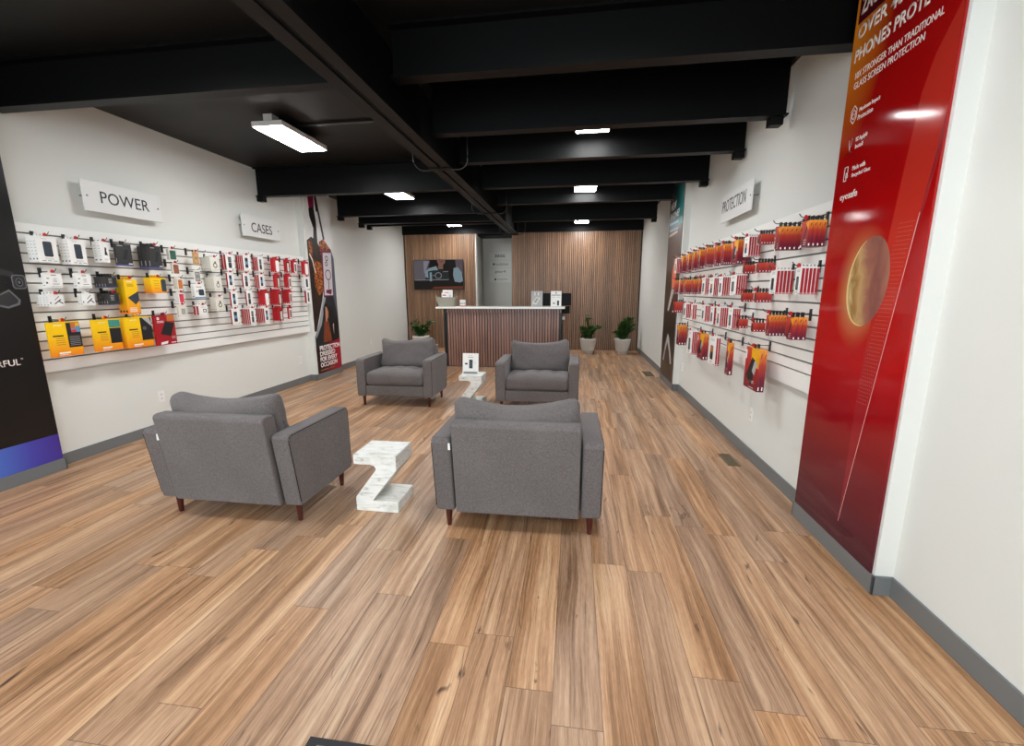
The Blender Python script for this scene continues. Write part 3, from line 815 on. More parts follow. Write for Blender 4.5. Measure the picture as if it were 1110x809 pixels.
LEFT = [
    ('A1', 'whitecase', 3, 2.899, 0.136, 1.875, 1.677, 0.093, 0.120),
    ('A2', 'whitecase', 3, 3.120, 0.123, 1.876, 1.673, 0.097, 0.120),
    ('A3', 'whitestick', 2, 3.368, 0.062, 1.880, 1.703, 0.089, 0.120),
    ('A4', 'blackcase', 1, 3.495, 0.140, 1.878, 1.682, 0.029, 0.120),
    ('A5', 'blackcase', 3, 3.786, 0.117, 1.885, 1.671, 0.138, 0.150),
    ('B1', 'whitewide', 1, 2.910, 0.118, 1.596, 1.485, 0.032, 0.120),
    ('B2', 'whitewide', 1, 3.133, 0.111, 1.601, 1.484, 0.039, 0.120),
    ('B3', 'blacksmall', 4, 3.349, 0.094, 1.581, 1.485, 0.121, 0.135),
    ('B4', 'yellowtall', 3, 3.515, 0.121, 1.561, 1.244, 0.095, 0.120),
    ('B5', 'yellowwide', 3, 3.779, 0.157, 1.585, 1.437, 0.083, 0.120),
    ('C1', 'whitewand', 4, 2.898, 0.104, 1.429, 1.337, 0.121, 0.135),
    ('C2', 'whitewand', 2, 3.146, 0.100, 1.436, 1.336, 0.046, 0.120),
    ('C3', 'blacksmall', 4, 3.353, 0.100, 1.435, 1.333, 0.110, 0.120),
    ('D1', 'yellowbig', 1, 2.857, 0.231, 1.211, 0.935, 0.016, 0.120),
    ('D2', 'yellowbig', 1, 3.190, 0.227, 1.211, 0.936, 0.028, 0.120),
    ('D3', 'yellowbig', 2, 3.462, 0.254, 1.214, 0.928, 0.059, 0.120),
    ('D4', 'redbig', 1, 3.748, 0.221, 1.215, 0.918, 0.023, 0.120),
    ('E1', 'greencase', 2, 4.018, 0.085, 1.876, 1.770, 0.027, 0.120),
    ('E2', 'browncase', 2, 4.037, 0.075, 1.736, 1.629, 0.021, 0.120),
    ('E3', 'orangecase', 3, 4.070, 0.060, 1.584, 1.475, 0.054, 0.120),
    ('E4', 'pinkcase', 3, 4.059, 0.066, 1.437, 1.333, 0.051, 0.120),
    ('E5', 'clearcase', 1, 4.039, 0.099, 1.309, 1.186, 0.027, 0.120),
    ('F1', 'goldcard', 1, 4.304, 0.074, 1.873, 1.740, 0.009, 0.120),
    ('F2', 'greycard', 1, 4.290, 0.080, 1.672, 1.554, 0.009, 0.120),
    ('F3', 'whitedark', 1, 4.265, 0.138, 1.525, 1.379, 0.045, 0.120),
    ('F4', 'redwhite', 2, 4.291, 0.110, 1.301, 1.191, 0.075, 0.120),
    ('G1', 'whitering', 6, 4.513, 0.132, 1.830, 1.681, 0.117, 0.130),
    ('G2', 'whitering', 6, 4.528, 0.114, 1.611, 1.455, 0.118, 0.130),
    ('G3', 'whitering', 4, 4.533, 0.117, 1.387, 1.225, 0.081, 0.120),
    ('H1', 'redphone', 2, 4.760, 0.127, 1.885, 1.702, 0.068, 0.120),
    ('H2', 'redphone', 4, 5.035, 0.123, 1.895, 1.706, 0.099, 0.120),
    ('H3', 'redphone', 3, 5.292, 0.103, 1.892, 1.709, 0.078, 0.120),
    ('H4', 'redgap', 2, 5.601, 0.112, 1.896, 1.709, 0.055, 0.120),
    ('H5', 'redgap', 1, 5.841, 0.098, 1.896, 1.711, 0.030, 0.120),
    ('H6', 'redgap', 1, 6.010, 0.101, 1.894, 1.713, 0.040, 0.120),
    ('H7', 'redgap', 1, 6.266, 0.128, 1.897, 1.695, 0.041, 0.120),
    ('I1', 'redphone', 1, 4.751, 0.097, 1.671, 1.488, 0.024, 0.120),
    ('I2', 'redphone', 1, 5.002, 0.108, 1.670, 1.489, 0.022, 0.120),
    ('I3', 'redphone', 3, 5.282, 0.098, 1.668, 1.484, 0.069, 0.120),
    ('I4', 'redgap', 2, 5.612, 0.079, 1.680, 1.492, 0.048, 0.120),
    ('I5', 'redgap', 2, 5.854, 0.092, 1.682, 1.493, 0.059, 0.120),
    ('I6', 'whitephone', 3, 6.263, 0.112, 1.664, 1.488, 0.051, 0.120),
    ('J1', 'redphone', 1, 4.772, 0.098, 1.453, 1.260, 0.025, 0.120),
    ('J2', 'redphone', 1, 5.025, 0.098, 1.457, 1.266, 0.022, 0.120),
    ('J3', 'redgap', 3, 5.330, 0.104, 1.454, 1.259, 0.081, 0.120),
    ('J4', 'redgap', 4, 5.595, 0.093, 1.460, 1.258, 0.113, 0.125),
    ('J5', 'redgap', 3, 5.841, 0.088, 1.460, 1.276, 0.096, 0.120),
    ('J6', 'redphone', 1, 6.284, 0.098, 1.460, 1.264, 0.040, 0.120),
    ('K1', 'redphone', 1, 4.747, 0.130, 1.238, 1.049, 0.021, 0.120),
    ('K2', 'redphone', 5, 5.030, 0.091, 1.235, 1.033, 0.122, 0.135),
    ('K3', 'redphone', 5, 5.293, 0.093, 1.231, 1.034, 0.122, 0.135),
    ('K4', 'redgap', 3, 5.591, 0.098, 1.223, 1.037, 0.092, 0.120),
    ('K5', 'redgap', 1, 5.799, 0.094, 1.231, 1.053, 0.012, 0.120),
]

DESC = {'O': 'red-to-orange box', 'S': 'small red box', 'W': 'white-fronted red box',
        'whitecase': 'white power-bank box', 'whitestick': 'narrow white box', 'blackcase': 'black phone-case box', 'whitewide': 'wide white box',
        'blacksmall': 'small black box', 'yellowtall': 'tall yellow box', 'yellowwide': 'wide yellow box', 'whitewand': 'low white box', 'yellowbig': 'large yellow box', 'redbig': 'large red box',
        'greencase': 'green-case box', 'browncase': 'brown-case box', 'orangecase': 'orange-case box', 'pinkcase': 'pink-case box', 'clearcase': 'clear-case box',
        'goldcard': 'gold-patterned box', 'greycard': 'grey-patterned box', 'whitedark': 'navy-case box', 'redwhite': 'red-and-white box', 'whitering': 'ring-print box',
        'redphone': 'white-fronted red box', 'redgap': 'red window box', 'whitephone': 'white phone-print box'}
RROW = {}
for a in RIGHT:
    i = a[0]
    RROW[i] = {'T': 'top-row', 'V': 'second-row', 'W': 'third-row', 'X': 'bottom-row'}.get(i[0]) or {'U1': 'second-row', 'U2': 'second-row', 'U3': 'upper-middle', 'U4': 'upper-middle', 'U5': 'lower-middle', 'U6': 'lower-middle'}[i]
def ordinals(tab, rowof):
    rows = {}
    for a in tab: rows.setdefault(rowof(a), []).append(a)
    r = {}
    for k, v in rows.items():
        for j, a in enumerate(sorted(v, key=lambda q: q[3])): r[a[0]] = (j, k)
    return r
RO = ordinals(RIGHT, lambda a: RROW[a[0]])
for j, (hid, kind, n, y0, w, zt, zb, dep, out) in enumerate(RIGHT):
    o, row = RO[hid]
    stack('R', hid, kind, n, y0, w, zt, zb, dep, out, DESC[kind], '%s %s hook from near end, right wall' % (ORD[o], row), 'packages hanging on the right slatwall', j, lock=hid not in ('T2', 'T3', 'U3', 'X1', 'V6', 'V8'))
LROW = {'A': 'top-row', 'B': 'second-row', 'C': 'third-row', 'D': 'bottom-row', 'H': 'top-row', 'I': 'second-row', 'J': 'third-row', 'K': 'bottom-row'}
LO = ordinals([a for a in LEFT if a[0][0] in LROW], lambda a: a[0][0])
MID = {'E': 'first middle column', 'F': 'second middle column', 'G': 'third middle column'}
DOWN = ['topmost', 'second from top', 'third from top', 'fourth from top', 'lowest']
for j, (hid, kind, n, y0, w, zt, zb, dep, out) in enumerate(LEFT):
    if hid[0] in LROW:
        o, _ = LO[hid]
        sect = 'below POWER sign' if hid[0] in 'ABCD' else "far left-wall section"
        hd = '%s %s hook %s' % (ORD[o], LROW[hid[0]], sect) if hid[0] in 'ABCD' else '%s %s hook, %s' % (ORD[o], LROW[hid[0]], 'below CASES sign')
    else:
        k = int(hid[1])-1; tot = sum(1 for a in LEFT if a[0][0] == hid[0])
        hd = '%s in %s, left wall' % (DOWN[k] if k < tot-1 else 'lowest', MID[hid[0]])
    idx = {'D1': 0, 'D2': 1, 'D3': 2}.get(hid, j)
    stack('L', hid, kind, n, y0, w, zt, zb, dep, out, DESC[kind], hd, 'packages hanging on the left slatwall', idx, lock=(j % 4 != 3))
# hooks with nothing on them
for side, y, z, lb in (('L', 4.435, 1.875, 'empty black peg hook on the left top row, just past the gold-patterned box'), ('L', 4.435, 1.65, 'empty black peg hook just past the grey-patterned box, left wall')):
    hook(side, y, z, .15, lb, False)

# ------------------------------------------------------------------ wall signs on stand-offs
def sign(text, side, y0, y1, z0, z1, ty0, ty1, tz0, tz1, label):
    """clear white plate held off the wall by two studs"""
    if side == 'L': wx = WL; out = .075; rz = R(90); ox = y0; X = lambda y: y-y0
    else: wx = WR; out = .065; rz = R(-90); ox = y1; X = lambda y: y1-y
    t = thing('wall_sign', label, 'sign', ((wx+out) if side == 'L' else (wx-out), ox, z0), rz)
    Wd = y1-y0; Hh = z1-z0
    MB().box(0, Wd, 0, .010, 0, Hh).build('plate', mat('sign_plate', (226, 226, 224), .4, .4), t, bevel=.002)
    a, b = sorted((X(ty0), X(ty1)))
    lettering(text, (a, b, tz0-z0, tz1-z0), M_NAVY, t, y=-.0005)
    for x in (.035, Wd-.035):
        s = MB(); s.tube([(x, .010, Hh/2), (x, out-.0005, Hh/2)], .006, 10).tube([(x, -.004, Hh/2), (x, .0, Hh/2)], .008, 12)
        s.build('standoff', M_STEEL, t)
sign('POWER', 'L', 3.375, 4.10, 2.143, 2.40, 3.52, 3.972, 2.226, 2.328, 'white wall sign reading POWER above the near left slatwall')
sign('CASES', 'L', 5.21, 5.93, 2.155, 2.42, 5.37, 5.765, 2.218, 2.336, 'white wall sign reading CASES above the far left slatwall')
sign('PROTECTION', 'R', 4.14, 4.93, 2.12, 2.375, 4.28, 4.90, 2.208, 2.322, 'white wall sign reading PROTECTION above the right slatwall')

# ------------------------------------------------------------------ tall printed banners on the piers
def P(name, rgb, rough=.3): return mat(name, rgb, rough)
def banner(label, side, y0, y1, z0, z1, m):
    loc, rz = ((CLX+.001, y0, 0), R(90)) if side == 'L' else ((CRX-.001, y1, 0), R(-90))
    t = thing('wall_banner', label, 'banner', loc, rz)
    MB().box(0, y1-y0, -.010, 0, z0, z1).build('panel', m, t)
    return t
def shape(parent, name, poly, m, layer=1):
    s = MB(); y = -.010-.0004*layer; n = len(poly)
    s.prism(poly, y, -.0101, 'y'); return s.build(name, m, parent)
def ell(cx, cz, rx, rz, n=28, tilt=0.):
    c, s_ = math.cos(tilt), math.sin(tilt)
    return [(cx+rx*math.cos(2*PI*i/n)*c-rz*math.sin(2*PI*i/n)*s_, cz+rx*math.cos(2*PI*i/n)*s_+rz*math.sin(2*PI*i/n)*c) for i in range(n)]

# red banner, right near pier; local x = Y1 - y
Y1 = 2.835
b = banner('tall glossy red banner with a copper capsule and white slogans on the near right pier', 'R', 2.10, Y1, .10, 3.05, red_banner_material())
u = lambda y: Y1-y
BAND = mat('banner_light_red', (190, 48, 38), .18)
shape(b, 'printed_band', [(u(2.103), 2.56), (u(2.215), 2.40), (u(2.262), 2.27), (u(2.30), 1.95), (u(2.345), 1.55), (u(2.385), 1.0), (u(2.387), .215), (u(2.314), .735), (u(2.16), 1.772), (u(2.103), 2.17)], ramp_mat('banner_band', [(0., (120, 22, 44)), (.2, (146, 24, 36)), (.55, (186, 44, 32)), (1., (172, 44, 34))], .1), 1)
shape(b, 'printed_band', [(u(2.103), 2.15), (u(2.16), 1.772), (u(2.175), 1.62), (u(2.103), 2.0)], mat('banner_band_dark', (140, 12, 20), .2), 1)
shape(b, 'printed_line', [(u(2.1615), 1.772), (u(2.1585), 1.772), (u(2.386), .215), (u(2.388), .215)], mat('banner_line', (232, 170, 165), .25), 2)
dots = MB()
for i in range(46):
    for j in range(7):
        z = 1.74-.019*i; y = 2.185+.0026*i+.0135*j+(.0065 if i % 2 else 0)
        if y < 2.33+(1.74-z)*.06: dots.box(u(y)-.0012, u(y)+.0012, -.0108, -.0102, z, z+.0024)
dots.build('printed_dots', mat('banner_dot', (222, 130, 100), .3), b)['kind'] = 'stuff'
# copper capsule: printed as a turned form with its own metallic tones
def capsule_mat():
    m, n, l, bs = nt('capsule_print'); k = NB(n, l)
    tc = n.new('ShaderNodeTexCoord'); x, y, z = k.sep(tc.outputs['Generated'])
    d = k.math('ADD', k.math('MULTIPLY', x, 1.), k.math('MULTIPLY', k.math('SUBTRACT', .5, z), -.25))
    wv = k.noise(k.comb(k.math('MULTIPLY', d, 2.6), 0., k.math('MULTIPLY', z, 2.6)), 1., 3., .5, 1.6)
    c = k.ramp(k.math('ADD', k.math('MULTIPLY', d, .75), k.math('MULTIPLY', wv, .35)), [(.12, lin((222, 200, 140))), (.26, lin((150, 112, 62))), (.38, lin((190, 152, 100))), (.54, lin((152, 98, 80))), (.72, lin((130, 76, 68))), (.98, lin((172, 116, 92)))])
    l.new(c, bs.inputs['Base Color']); bs.inputs['Roughness'].default_value = .2
    return m
CM = capsule_mat()
shape(b, 'printed_capsule', ell(.402, 1.488, .147, .220, 44, R(-5)), CM, 3)
shape(b, 'printed_capsule_rim', ell(.392, 1.484, .150, .219, 44, R(-5))[8:36], mat('capsule_highlight', (224, 196, 132), .25), 2)
MAR = mat('maroon_print', (86, 12, 24), .25)
shape(b, 'printed_logo_block', [(u(2.812), 2.815), (u(2.60), 2.815), (u(2.60), 2.97), (u(2.812), 2.97)], MAR, 1)
lw = mat('banner_white_print', (238, 224, 216), .3)
lettering('ZAGG', (u(2.795), u(2.62), 2.85, 2.93), lw, b, y=-.0112, bold=.03)
lettering('OVER 400M', (u(2.800), u(2.36), 2.735, 2.80), lw, b, y=-.0106, bold=.025)
lettering('PHONES PROTECTED', (u(2.802), u(2.115), 2.628, 2.69), lw, b, y=-.0106, bold=.025)
lettering('10X STRONGER THAN TRADITIONAL', (u(2.774), u(2.206), 2.540, 2.572), lw, b, y=-.0106)
lettering('GLASS SCREEN PROTECTION', (u(2.774), u(2.296), 2.490, 2.522), lw, b, y=-.0106)
lettering('Maximum Impact', (u(2.696), u(2.540), 2.352, 2.378), lw, b, y=-.0106)
lettering('Protection', (u(2.702), u(2.585), 2.320, 2.344), lw, b, y=-.0106)
lettering('EZ Apply\u00ae', (u(2.692), u(2.602), 2.208, 2.234), lw, b, y=-.0106)
lettering('Install', (u(2.690), u(2.630), 2.178, 2.198), lw, b, y=-.0106)
lettering('Made with', (u(2.689), u(2.586), 2.070, 2.092), lw, b, y=-.0106)
lettering('Recycled Glass', (u(2.687), u(2.540), 2.030, 2.055), lw, b, y=-.0106)
lettering('eye', (u(2.767), u(2.700), 1.920, 1.955), lw, b, y=-.0106)
lettering('safe', (u(2.695), u(2.620), 1.930, 1.968), lw, b, y=-.0106, bold=.02)
ic = MB()
def outl(poly, wd=.0035):
    q = poly+[poly[0]]
    for (x0, z0), (x1, z1) in zip(q[:-1], q[1:]):
        d = Vector((x1-x0, z1-z0)); n_ = Vector((-d.y, d.x)).normalized()*wd/2
        ic.prism([(x0-n_.x, z0-n_.y), (x1-n_.x, z1-n_.y), (x1+n_.x, z1+n_.y), (x0+n_.x, z0+n_.y)], -.0112, -.0102, 'y')
hx = [(u(2.743)+.026*math.sin(2*PI*i/6), 2.360+.044*math.cos(2*PI*i/6)) for i in range(6)]
ic=MB(); outl(hx); outl([(u(2.756), 2.372), (u(2.743), 2.384), (u(2.730), 2.372), (u(2.730), 2.348), (u(2.743), 2.336), (u(2.756), 2.348)]); outl([(u(2.756), 2.362), (u(2.730), 2.362)]); ic.build('printed_icon', lw, b); ic = MB()
outl([(u(2.752), 2.236), (u(2.748), 2.206), (u(2.740), 2.198), (u(2.730), 2.206), (u(2.726), 2.240), (u(2.730), 2.206), (u(2.740), 2.198), (u(2.741), 2.182)])
outl([(u(2.758), 2.168), (u(2.724), 2.172)], .005); ic.build('printed_icon', lw, b); ic = MB()
outl([(u(2.758), 2.03), (u(2.758), 2.10), (u(2.730), 2.10), (u(2.730), 2.06), (u(2.738), 2.05), (u(2.738), 2.03)])
outl([(u(2.742), 2.07), (u(2.728), 2.056), (u(2.728), 2.045), (u(2.742), 2.045)])
ic.build('printed_icon', lw, b)

# black device banner, left near pier; local x = y - Y0
Y0 = 2.09
b = banner('black banner on the near left pier with a watch stand picture and violet foot', 'L', Y0, 2.832, .10, 3.05, mat('black_banner_print', (13, 12, 13), .3))
u = lambda y: y-Y0
shape(b, 'printed_foot', rect(0, .742, .10, .31), ramp_mat('violet_foot', [(0., (64, 140, 205)), (.45, (76, 110, 196)), (.75, (70, 66, 168)), (1., (66, 44, 140))], .35, 0), 1)
wm = mat('watch_print', (44, 44, 46), .3); wl = mat('watch_edge_print', (104, 104, 106), .3); wd = mat('watch_dark_print', (20, 20, 22), .25)
shape(b, 'printed_strap', [(u(2.56), 1.60), (u(2.68), 1.625), (u(2.76), 1.595), (u(2.765), 1.55), (u(2.70), 1.575), (u(2.60), 1.55), (u(2.56), 1.50)], wm, 1)
shape(b, 'printed_strap', [(u(2.56), 1.54), (u(2.66), 1.52), (u(2.745), 1.535), (u(2.745), 1.47), (u(2.66), 1.455), (u(2.56), 1.47)], wd, 2)
shape(b, 'printed_watch', phone_outline(.085, .105, u(2.785), 1.525, .25), wl, 3); shape(b, 'printed_watch', phone_outline(.072, .092, u(2.785), 1.525, .25), wm, 4)
shape(b, 'printed_watch_face', ell(u(2.785), 1.522, .022, .030), wl, 5); shape(b, 'printed_watch_face', ell(u(2.785), 1.522, .017, .024), wd, 6); shape(b, 'printed_watch_face', ell(u(2.785), 1.522, .008, .012), wl, 7)
shape(b, 'printed_stand', [(u(2.60), 1.40), (u(2.715), 1.47), (u(2.772), 1.39), (u(2.762), 1.355), (u(2.69), 1.33), (u(2.60), 1.36)], wl, 3); shape(b, 'printed_stand', [(u(2.60), 1.395), (u(2.712), 1.455), (u(2.758), 1.392), (u(2.75), 1.368), (u(2.69), 1.345), (u(2.60), 1.372)], wm, 4)
lettering('POWERFUL', (u(2.37), u(2.690), .905, .953), lw, b, y=-.0106, bold=.01)
lettering('TM', (u(2.694), u(2.708), .945, .957), lw, b, y=-.0106)

# fashion banner, left far pier
Y0 = 6.50
b = banner('fashion photo banner reading PROTECTION DRESSED FOR EVERY OCCASION on the far left pier', 'L', Y0, 7.245, .10, 3.05, mat('pale_marble_print', (216, 214, 212), .4, var=.12, vscale=3.))
u = lambda y: y-Y0
q = lambda pts: [(u(y), z) for y, z in pts]
blk = mat('banner_black_print', (22, 18, 18), .35)
shape(b, 'printed_dress', q([(6.63, 2.30), (6.78, 2.24), (6.90, 2.1), (6.92, 1.70), (6.80, 1.30), (6.56, .80), (6.505, .80), (6.505, 2.23)]), mat('dark_brown_print', (40, 24, 18), .4, var=.6, vscale=9.), 1)
def leafy():
    m, n, l, bs = nt('amber_pattern_print'); k = NB(n, l)
    tc = n.new('ShaderNodeTexCoord'); f = k.noise(tc.outputs['Object'], 26., 5., .65, .8)
    c = k.ramp(f, [(.42, lin((38, 22, 16))), (.50, lin((150, 76, 28))), (.60, lin((206, 122, 52))), (.72, lin((120, 60, 30)))])
    l.new(c, bs.inputs['Base Color']); bs.inputs['Roughness'].default_value = .4; return m
LF = leafy()
shape(b, 'printed_pattern', q([(6.55, 2.22), (6.64, 2.23), (6.62, 2.00), (6.55, 2.03)]), LF, 2)
shape(b, 'printed_pattern', q([(6.83, 2.24), (6.97, 2.30), (7.19, 2.13), (7.14, 2.10), (6.93, 2.08), (6.86, 2.03)]), LF, 2)
shape(b, 'printed_pattern', q([(6.66, 1.95), (6.86, 1.90), (6.87, 1.45), (6.72, 1.38), (6.62, 1.56)]), LF, 2)
shape(b, 'printed_glove', q([(6.61, 3.02), (6.79, 3.02), (6.77, 2.76), (6.64, 2.67)]), mat('magenta_print', (132, 18, 66), .35, var=.3, vscale=14.), 2)
shape(b, 'printed_arm', q([(6.62, 2.72), (6.76, 2.78), (6.80, 2.52), (6.795, 2.23), (6.68, 2.22), (6.71, 2.44), (6.63, 2.60)]), blk, 3)
shape(b, 'printed_arm', q([(6.80, 2.98), (6.86, 2.93), (7.01, 2.30), (6.96, 2.28), (6.86, 2.72), (6.82, 2.70)]), blk, 3)
shape(b, 'printed_handle', q([(6.535, 2.02), (6.555, 2.04), (6.62, 1.95), (6.68, 1.74), (6.66, 1.73), (6.60, 1.93), (6.55, 2.0)]), mat('pale_handle_print', (226, 210, 196), .4), 3)
PUR = mat('plum_print', (112, 26, 62), .35)
shape(b, 'printed_phone', q([(6.88, 2.11), (7.18, 2.13), (7.15, 1.36), (6.845, 1.34)]), PUR, 3)
shape(b, 'printed_phone', q([(6.92, 2.075), (7.17, 2.09), (7.135, 1.38), (6.875, 1.38)]), mat('pale_phone_print', (198, 194, 198), .3), 4)
r = MB()
def ringshape(cy, cz, ro, ri, m, lay):
    n = 26; s = MB(); y = -.010-.0004*lay
    for i in range(n):
        a, c = 2*PI*i/n, 2*PI*(i+1)/n
        s.add([(u(cy)+ro*math.cos(a), y, cz+ro*math.sin(a)), (u(cy)+ro*math.cos(c), y, cz+ro*math.sin(c)), (u(cy)+ri*math.cos(c), y, cz+ri*math.sin(c)), (u(cy)+ri*math.cos(a), y, cz+ri*math.sin(a))], [(0, 1, 2, 3)])
    s.build('printed_ring', m, b)
ringshape(7.03, 1.72, .088, .070, PUR, 5)
shape(b, 'printed_bar', q([(7.02, 1.63), (7.04, 1.63), (7.03, 1.48), (7.01, 1.48)]), PUR, 5); shape(b, 'printed_bar', q([(6.94, 1.47), (7.11, 1.48), (7.08, 1.39), (6.93, 1.42)]), PUR, 5)
ringshape(7.02, 1.99, .045, .028, blk, 5); ringshape(7.0, 1.90, .04, .024, blk, 5)
shape(b, 'printed_jacket', q([(7.19, 2.12), (7.245, 2.0), (7.245, .86), (7.13, 1.36), (7.16, 1.9)]), mat('steel_blue_print', (82, 90, 102), .4), 2)
shape(b, 'printed_scene', q([(6.845, 1.35), (7.14, 1.37), (7.245, .95), (7.245, .45), (6.505, .45), (6.505, .72), (6.60, .82)]), mat('blue_black_print', (34, 36, 42), .4, var=.5, vscale=5.), 3)
shape(b, 'printed_light', q([(6.84, 1.36), (6.90, 1.34), (6.72, .90), (6.53, .68), (6.52, .74), (6.66, .96)]), mat('pale_grey_print', (150, 154, 158), .4), 4)
skin = mat('skin_print', (186, 128, 96), .4); hair = mat('dark_hair_print', (20, 15, 15), .4)
shape(b, 'printed_hair', ell(u(6.87), 1.10, .075, .15), hair, 4); shape(b, 'printed_face', q([(6.865, 1.20), (6.915, 1.17), (6.945, 1.09), (6.93, 1.07), (6.935, 1.03), (6.90, .98), (6.90, .92), (6.84, .92), (6.85, 1.05)]), skin, 5)
shape(b, 'printed_gown', q([(6.80, .96), (6.93, .94), (6.99, .60), (6.74, .60)]), mat('rust_print', (128, 62, 34), .4, var=.3, vscale=12.), 5)
shape(b, 'printed_suit', q([(6.98, 1.16), (7.06, 1.19), (7.10, 1.10), (7.10, 1.0), (7.19, .90), (7.17, .58), (7.0, .60), (6.98, .9)]), blk, 5); shape(b, 'printed_shirt', q([(7.05, .88), (7.09, .9), (7.07, .70)]), mat('shirt_print', (190, 186, 180), .4), 6)
shape(b, 'printed_foot', q([(6.505, .52), (7.245, .62), (7.245, .10), (6.505, .10)]), ramp_mat('crimson_foot_print', [(0., (30, 8, 14)), (.35, (70, 10, 24)), (.7, (158, 16, 44)), (1., (176, 18, 48))], .35, 0), 6)
for tx, (ya, yb, za, zb) in (('PROTECTION', (6.60, 7.222, .470, .555)), ('DRESSED', (6.595, 7.055, .378, .458)), ('FOR EVERY', (6.593, 7.115, .285, .365)), ('OCCASION', (6.590, 7.10, .192, .272))):
    lettering(tx, (u(ya), u(yb), za, zb), M_WHITEINK, b, y=-.0135, bold=.03)
gt = mat('tan_line_print', (170, 120, 90), .4)
shape(b, 'printed_rule', q([(6.58, .150), (6.82, .154), (6.82, .140), (6.58, .136)]), gt, 8); shape(b, 'printed_rule', q([(6.86, .155), (7.0, .158), (7.0, .144), (6.86, .141)]), gt, 8)

# teal-topped banner, right far pier
Y1 = 7.37
b = banner('dark banner with a teal top reading NEW PHONE? on the far right pier', 'R', 6.50, Y1, .10, 3.05, mat('dusk_print', (92, 82, 80), .35, var=.25, vscale=2.5))
u = lambda y: Y1-y; q = lambda pts: [(u(y), z) for y, z in pts]
shape(b, 'printed_sky', q([(7.365, 3.0), (6.505, 3.0), (6.505, 2.36), (7.365, 2.36)]), ramp_mat('teal_print_sky', [(0., (36, 62, 72)), (.5, (34, 92, 98)), (1., (60, 150, 146))], .35, 0), 1)
shape(b, 'printed_logo_block', q([(7.30, 3.0), (7.08, 3.0), (7.08, 2.70), (7.30, 2.66)]), blk, 2)
shape(b, 'printed_logo', q([(7.22, 2.86), (7.15, 2.86), (7.15, 2.76), (7.22, 2.75)]), mat('rose_print', (190, 110, 130), .4), 3)
shape(b, 'printed_dark', q([(7.365, 1.75), (6.9, 1.70), (6.505, 1.95), (6.505, .10), (7.365, .10)]), mat('umber_print', (46, 36, 32), .3, var=.4, vscale=2.), 1)
shape(b, 'printed_flame', q([(6.735, 1.98), (6.66, 1.70), (6.68, 1.50), (6.90, 1.46), (6.94, 1.70)]), mat('coral_print', (226, 120, 92), .4), 2)
shape(b, 'printed_flare', q([(6.72, 1.46), (6.90, 1.46), (7.10, 1.15), (7.02, 1.12)]), mat('pale_flare_print', (196, 186, 180), .4), 2)
shape(b, 'printed_arch', q([(6.955, .80), (6.86, .72), (6.68, .50), (6.62, .36), (6.70, .36), (6.80, .52), (6.95, .66), (7.08, .50), (7.15, .34), (7.24, .34), (7.10, .60)]), mat('arch_print', (186, 180, 178), .4), 2)
lettering('NEW', (u(7.262), u(6.925), 2.625, 2.735), M_WHITEINK, b, y=-.0125, bold=.03)
lettering('PHONE?', (u(7.285), u(6.70), 2.488, 2.592), M_WHITEINK, b, y=-.0125, bold=.03)
tl = mat('pale_blue_print', (150, 190, 205), .4)
for za in (2.425, 2.33): shape(b, 'printed_rule', q([(7.29, za+.03), (6.72, za+.01), (6.72, za-.025), (7.29, za-.005)]), tl, 3)
shape(b, 'printed_rule', q([(7.30, 2.285), (6.75, 2.295), (6.75, 2.26), (7.30, 2.25)]), mat('peach_print', (222, 196, 176), .4), 3)

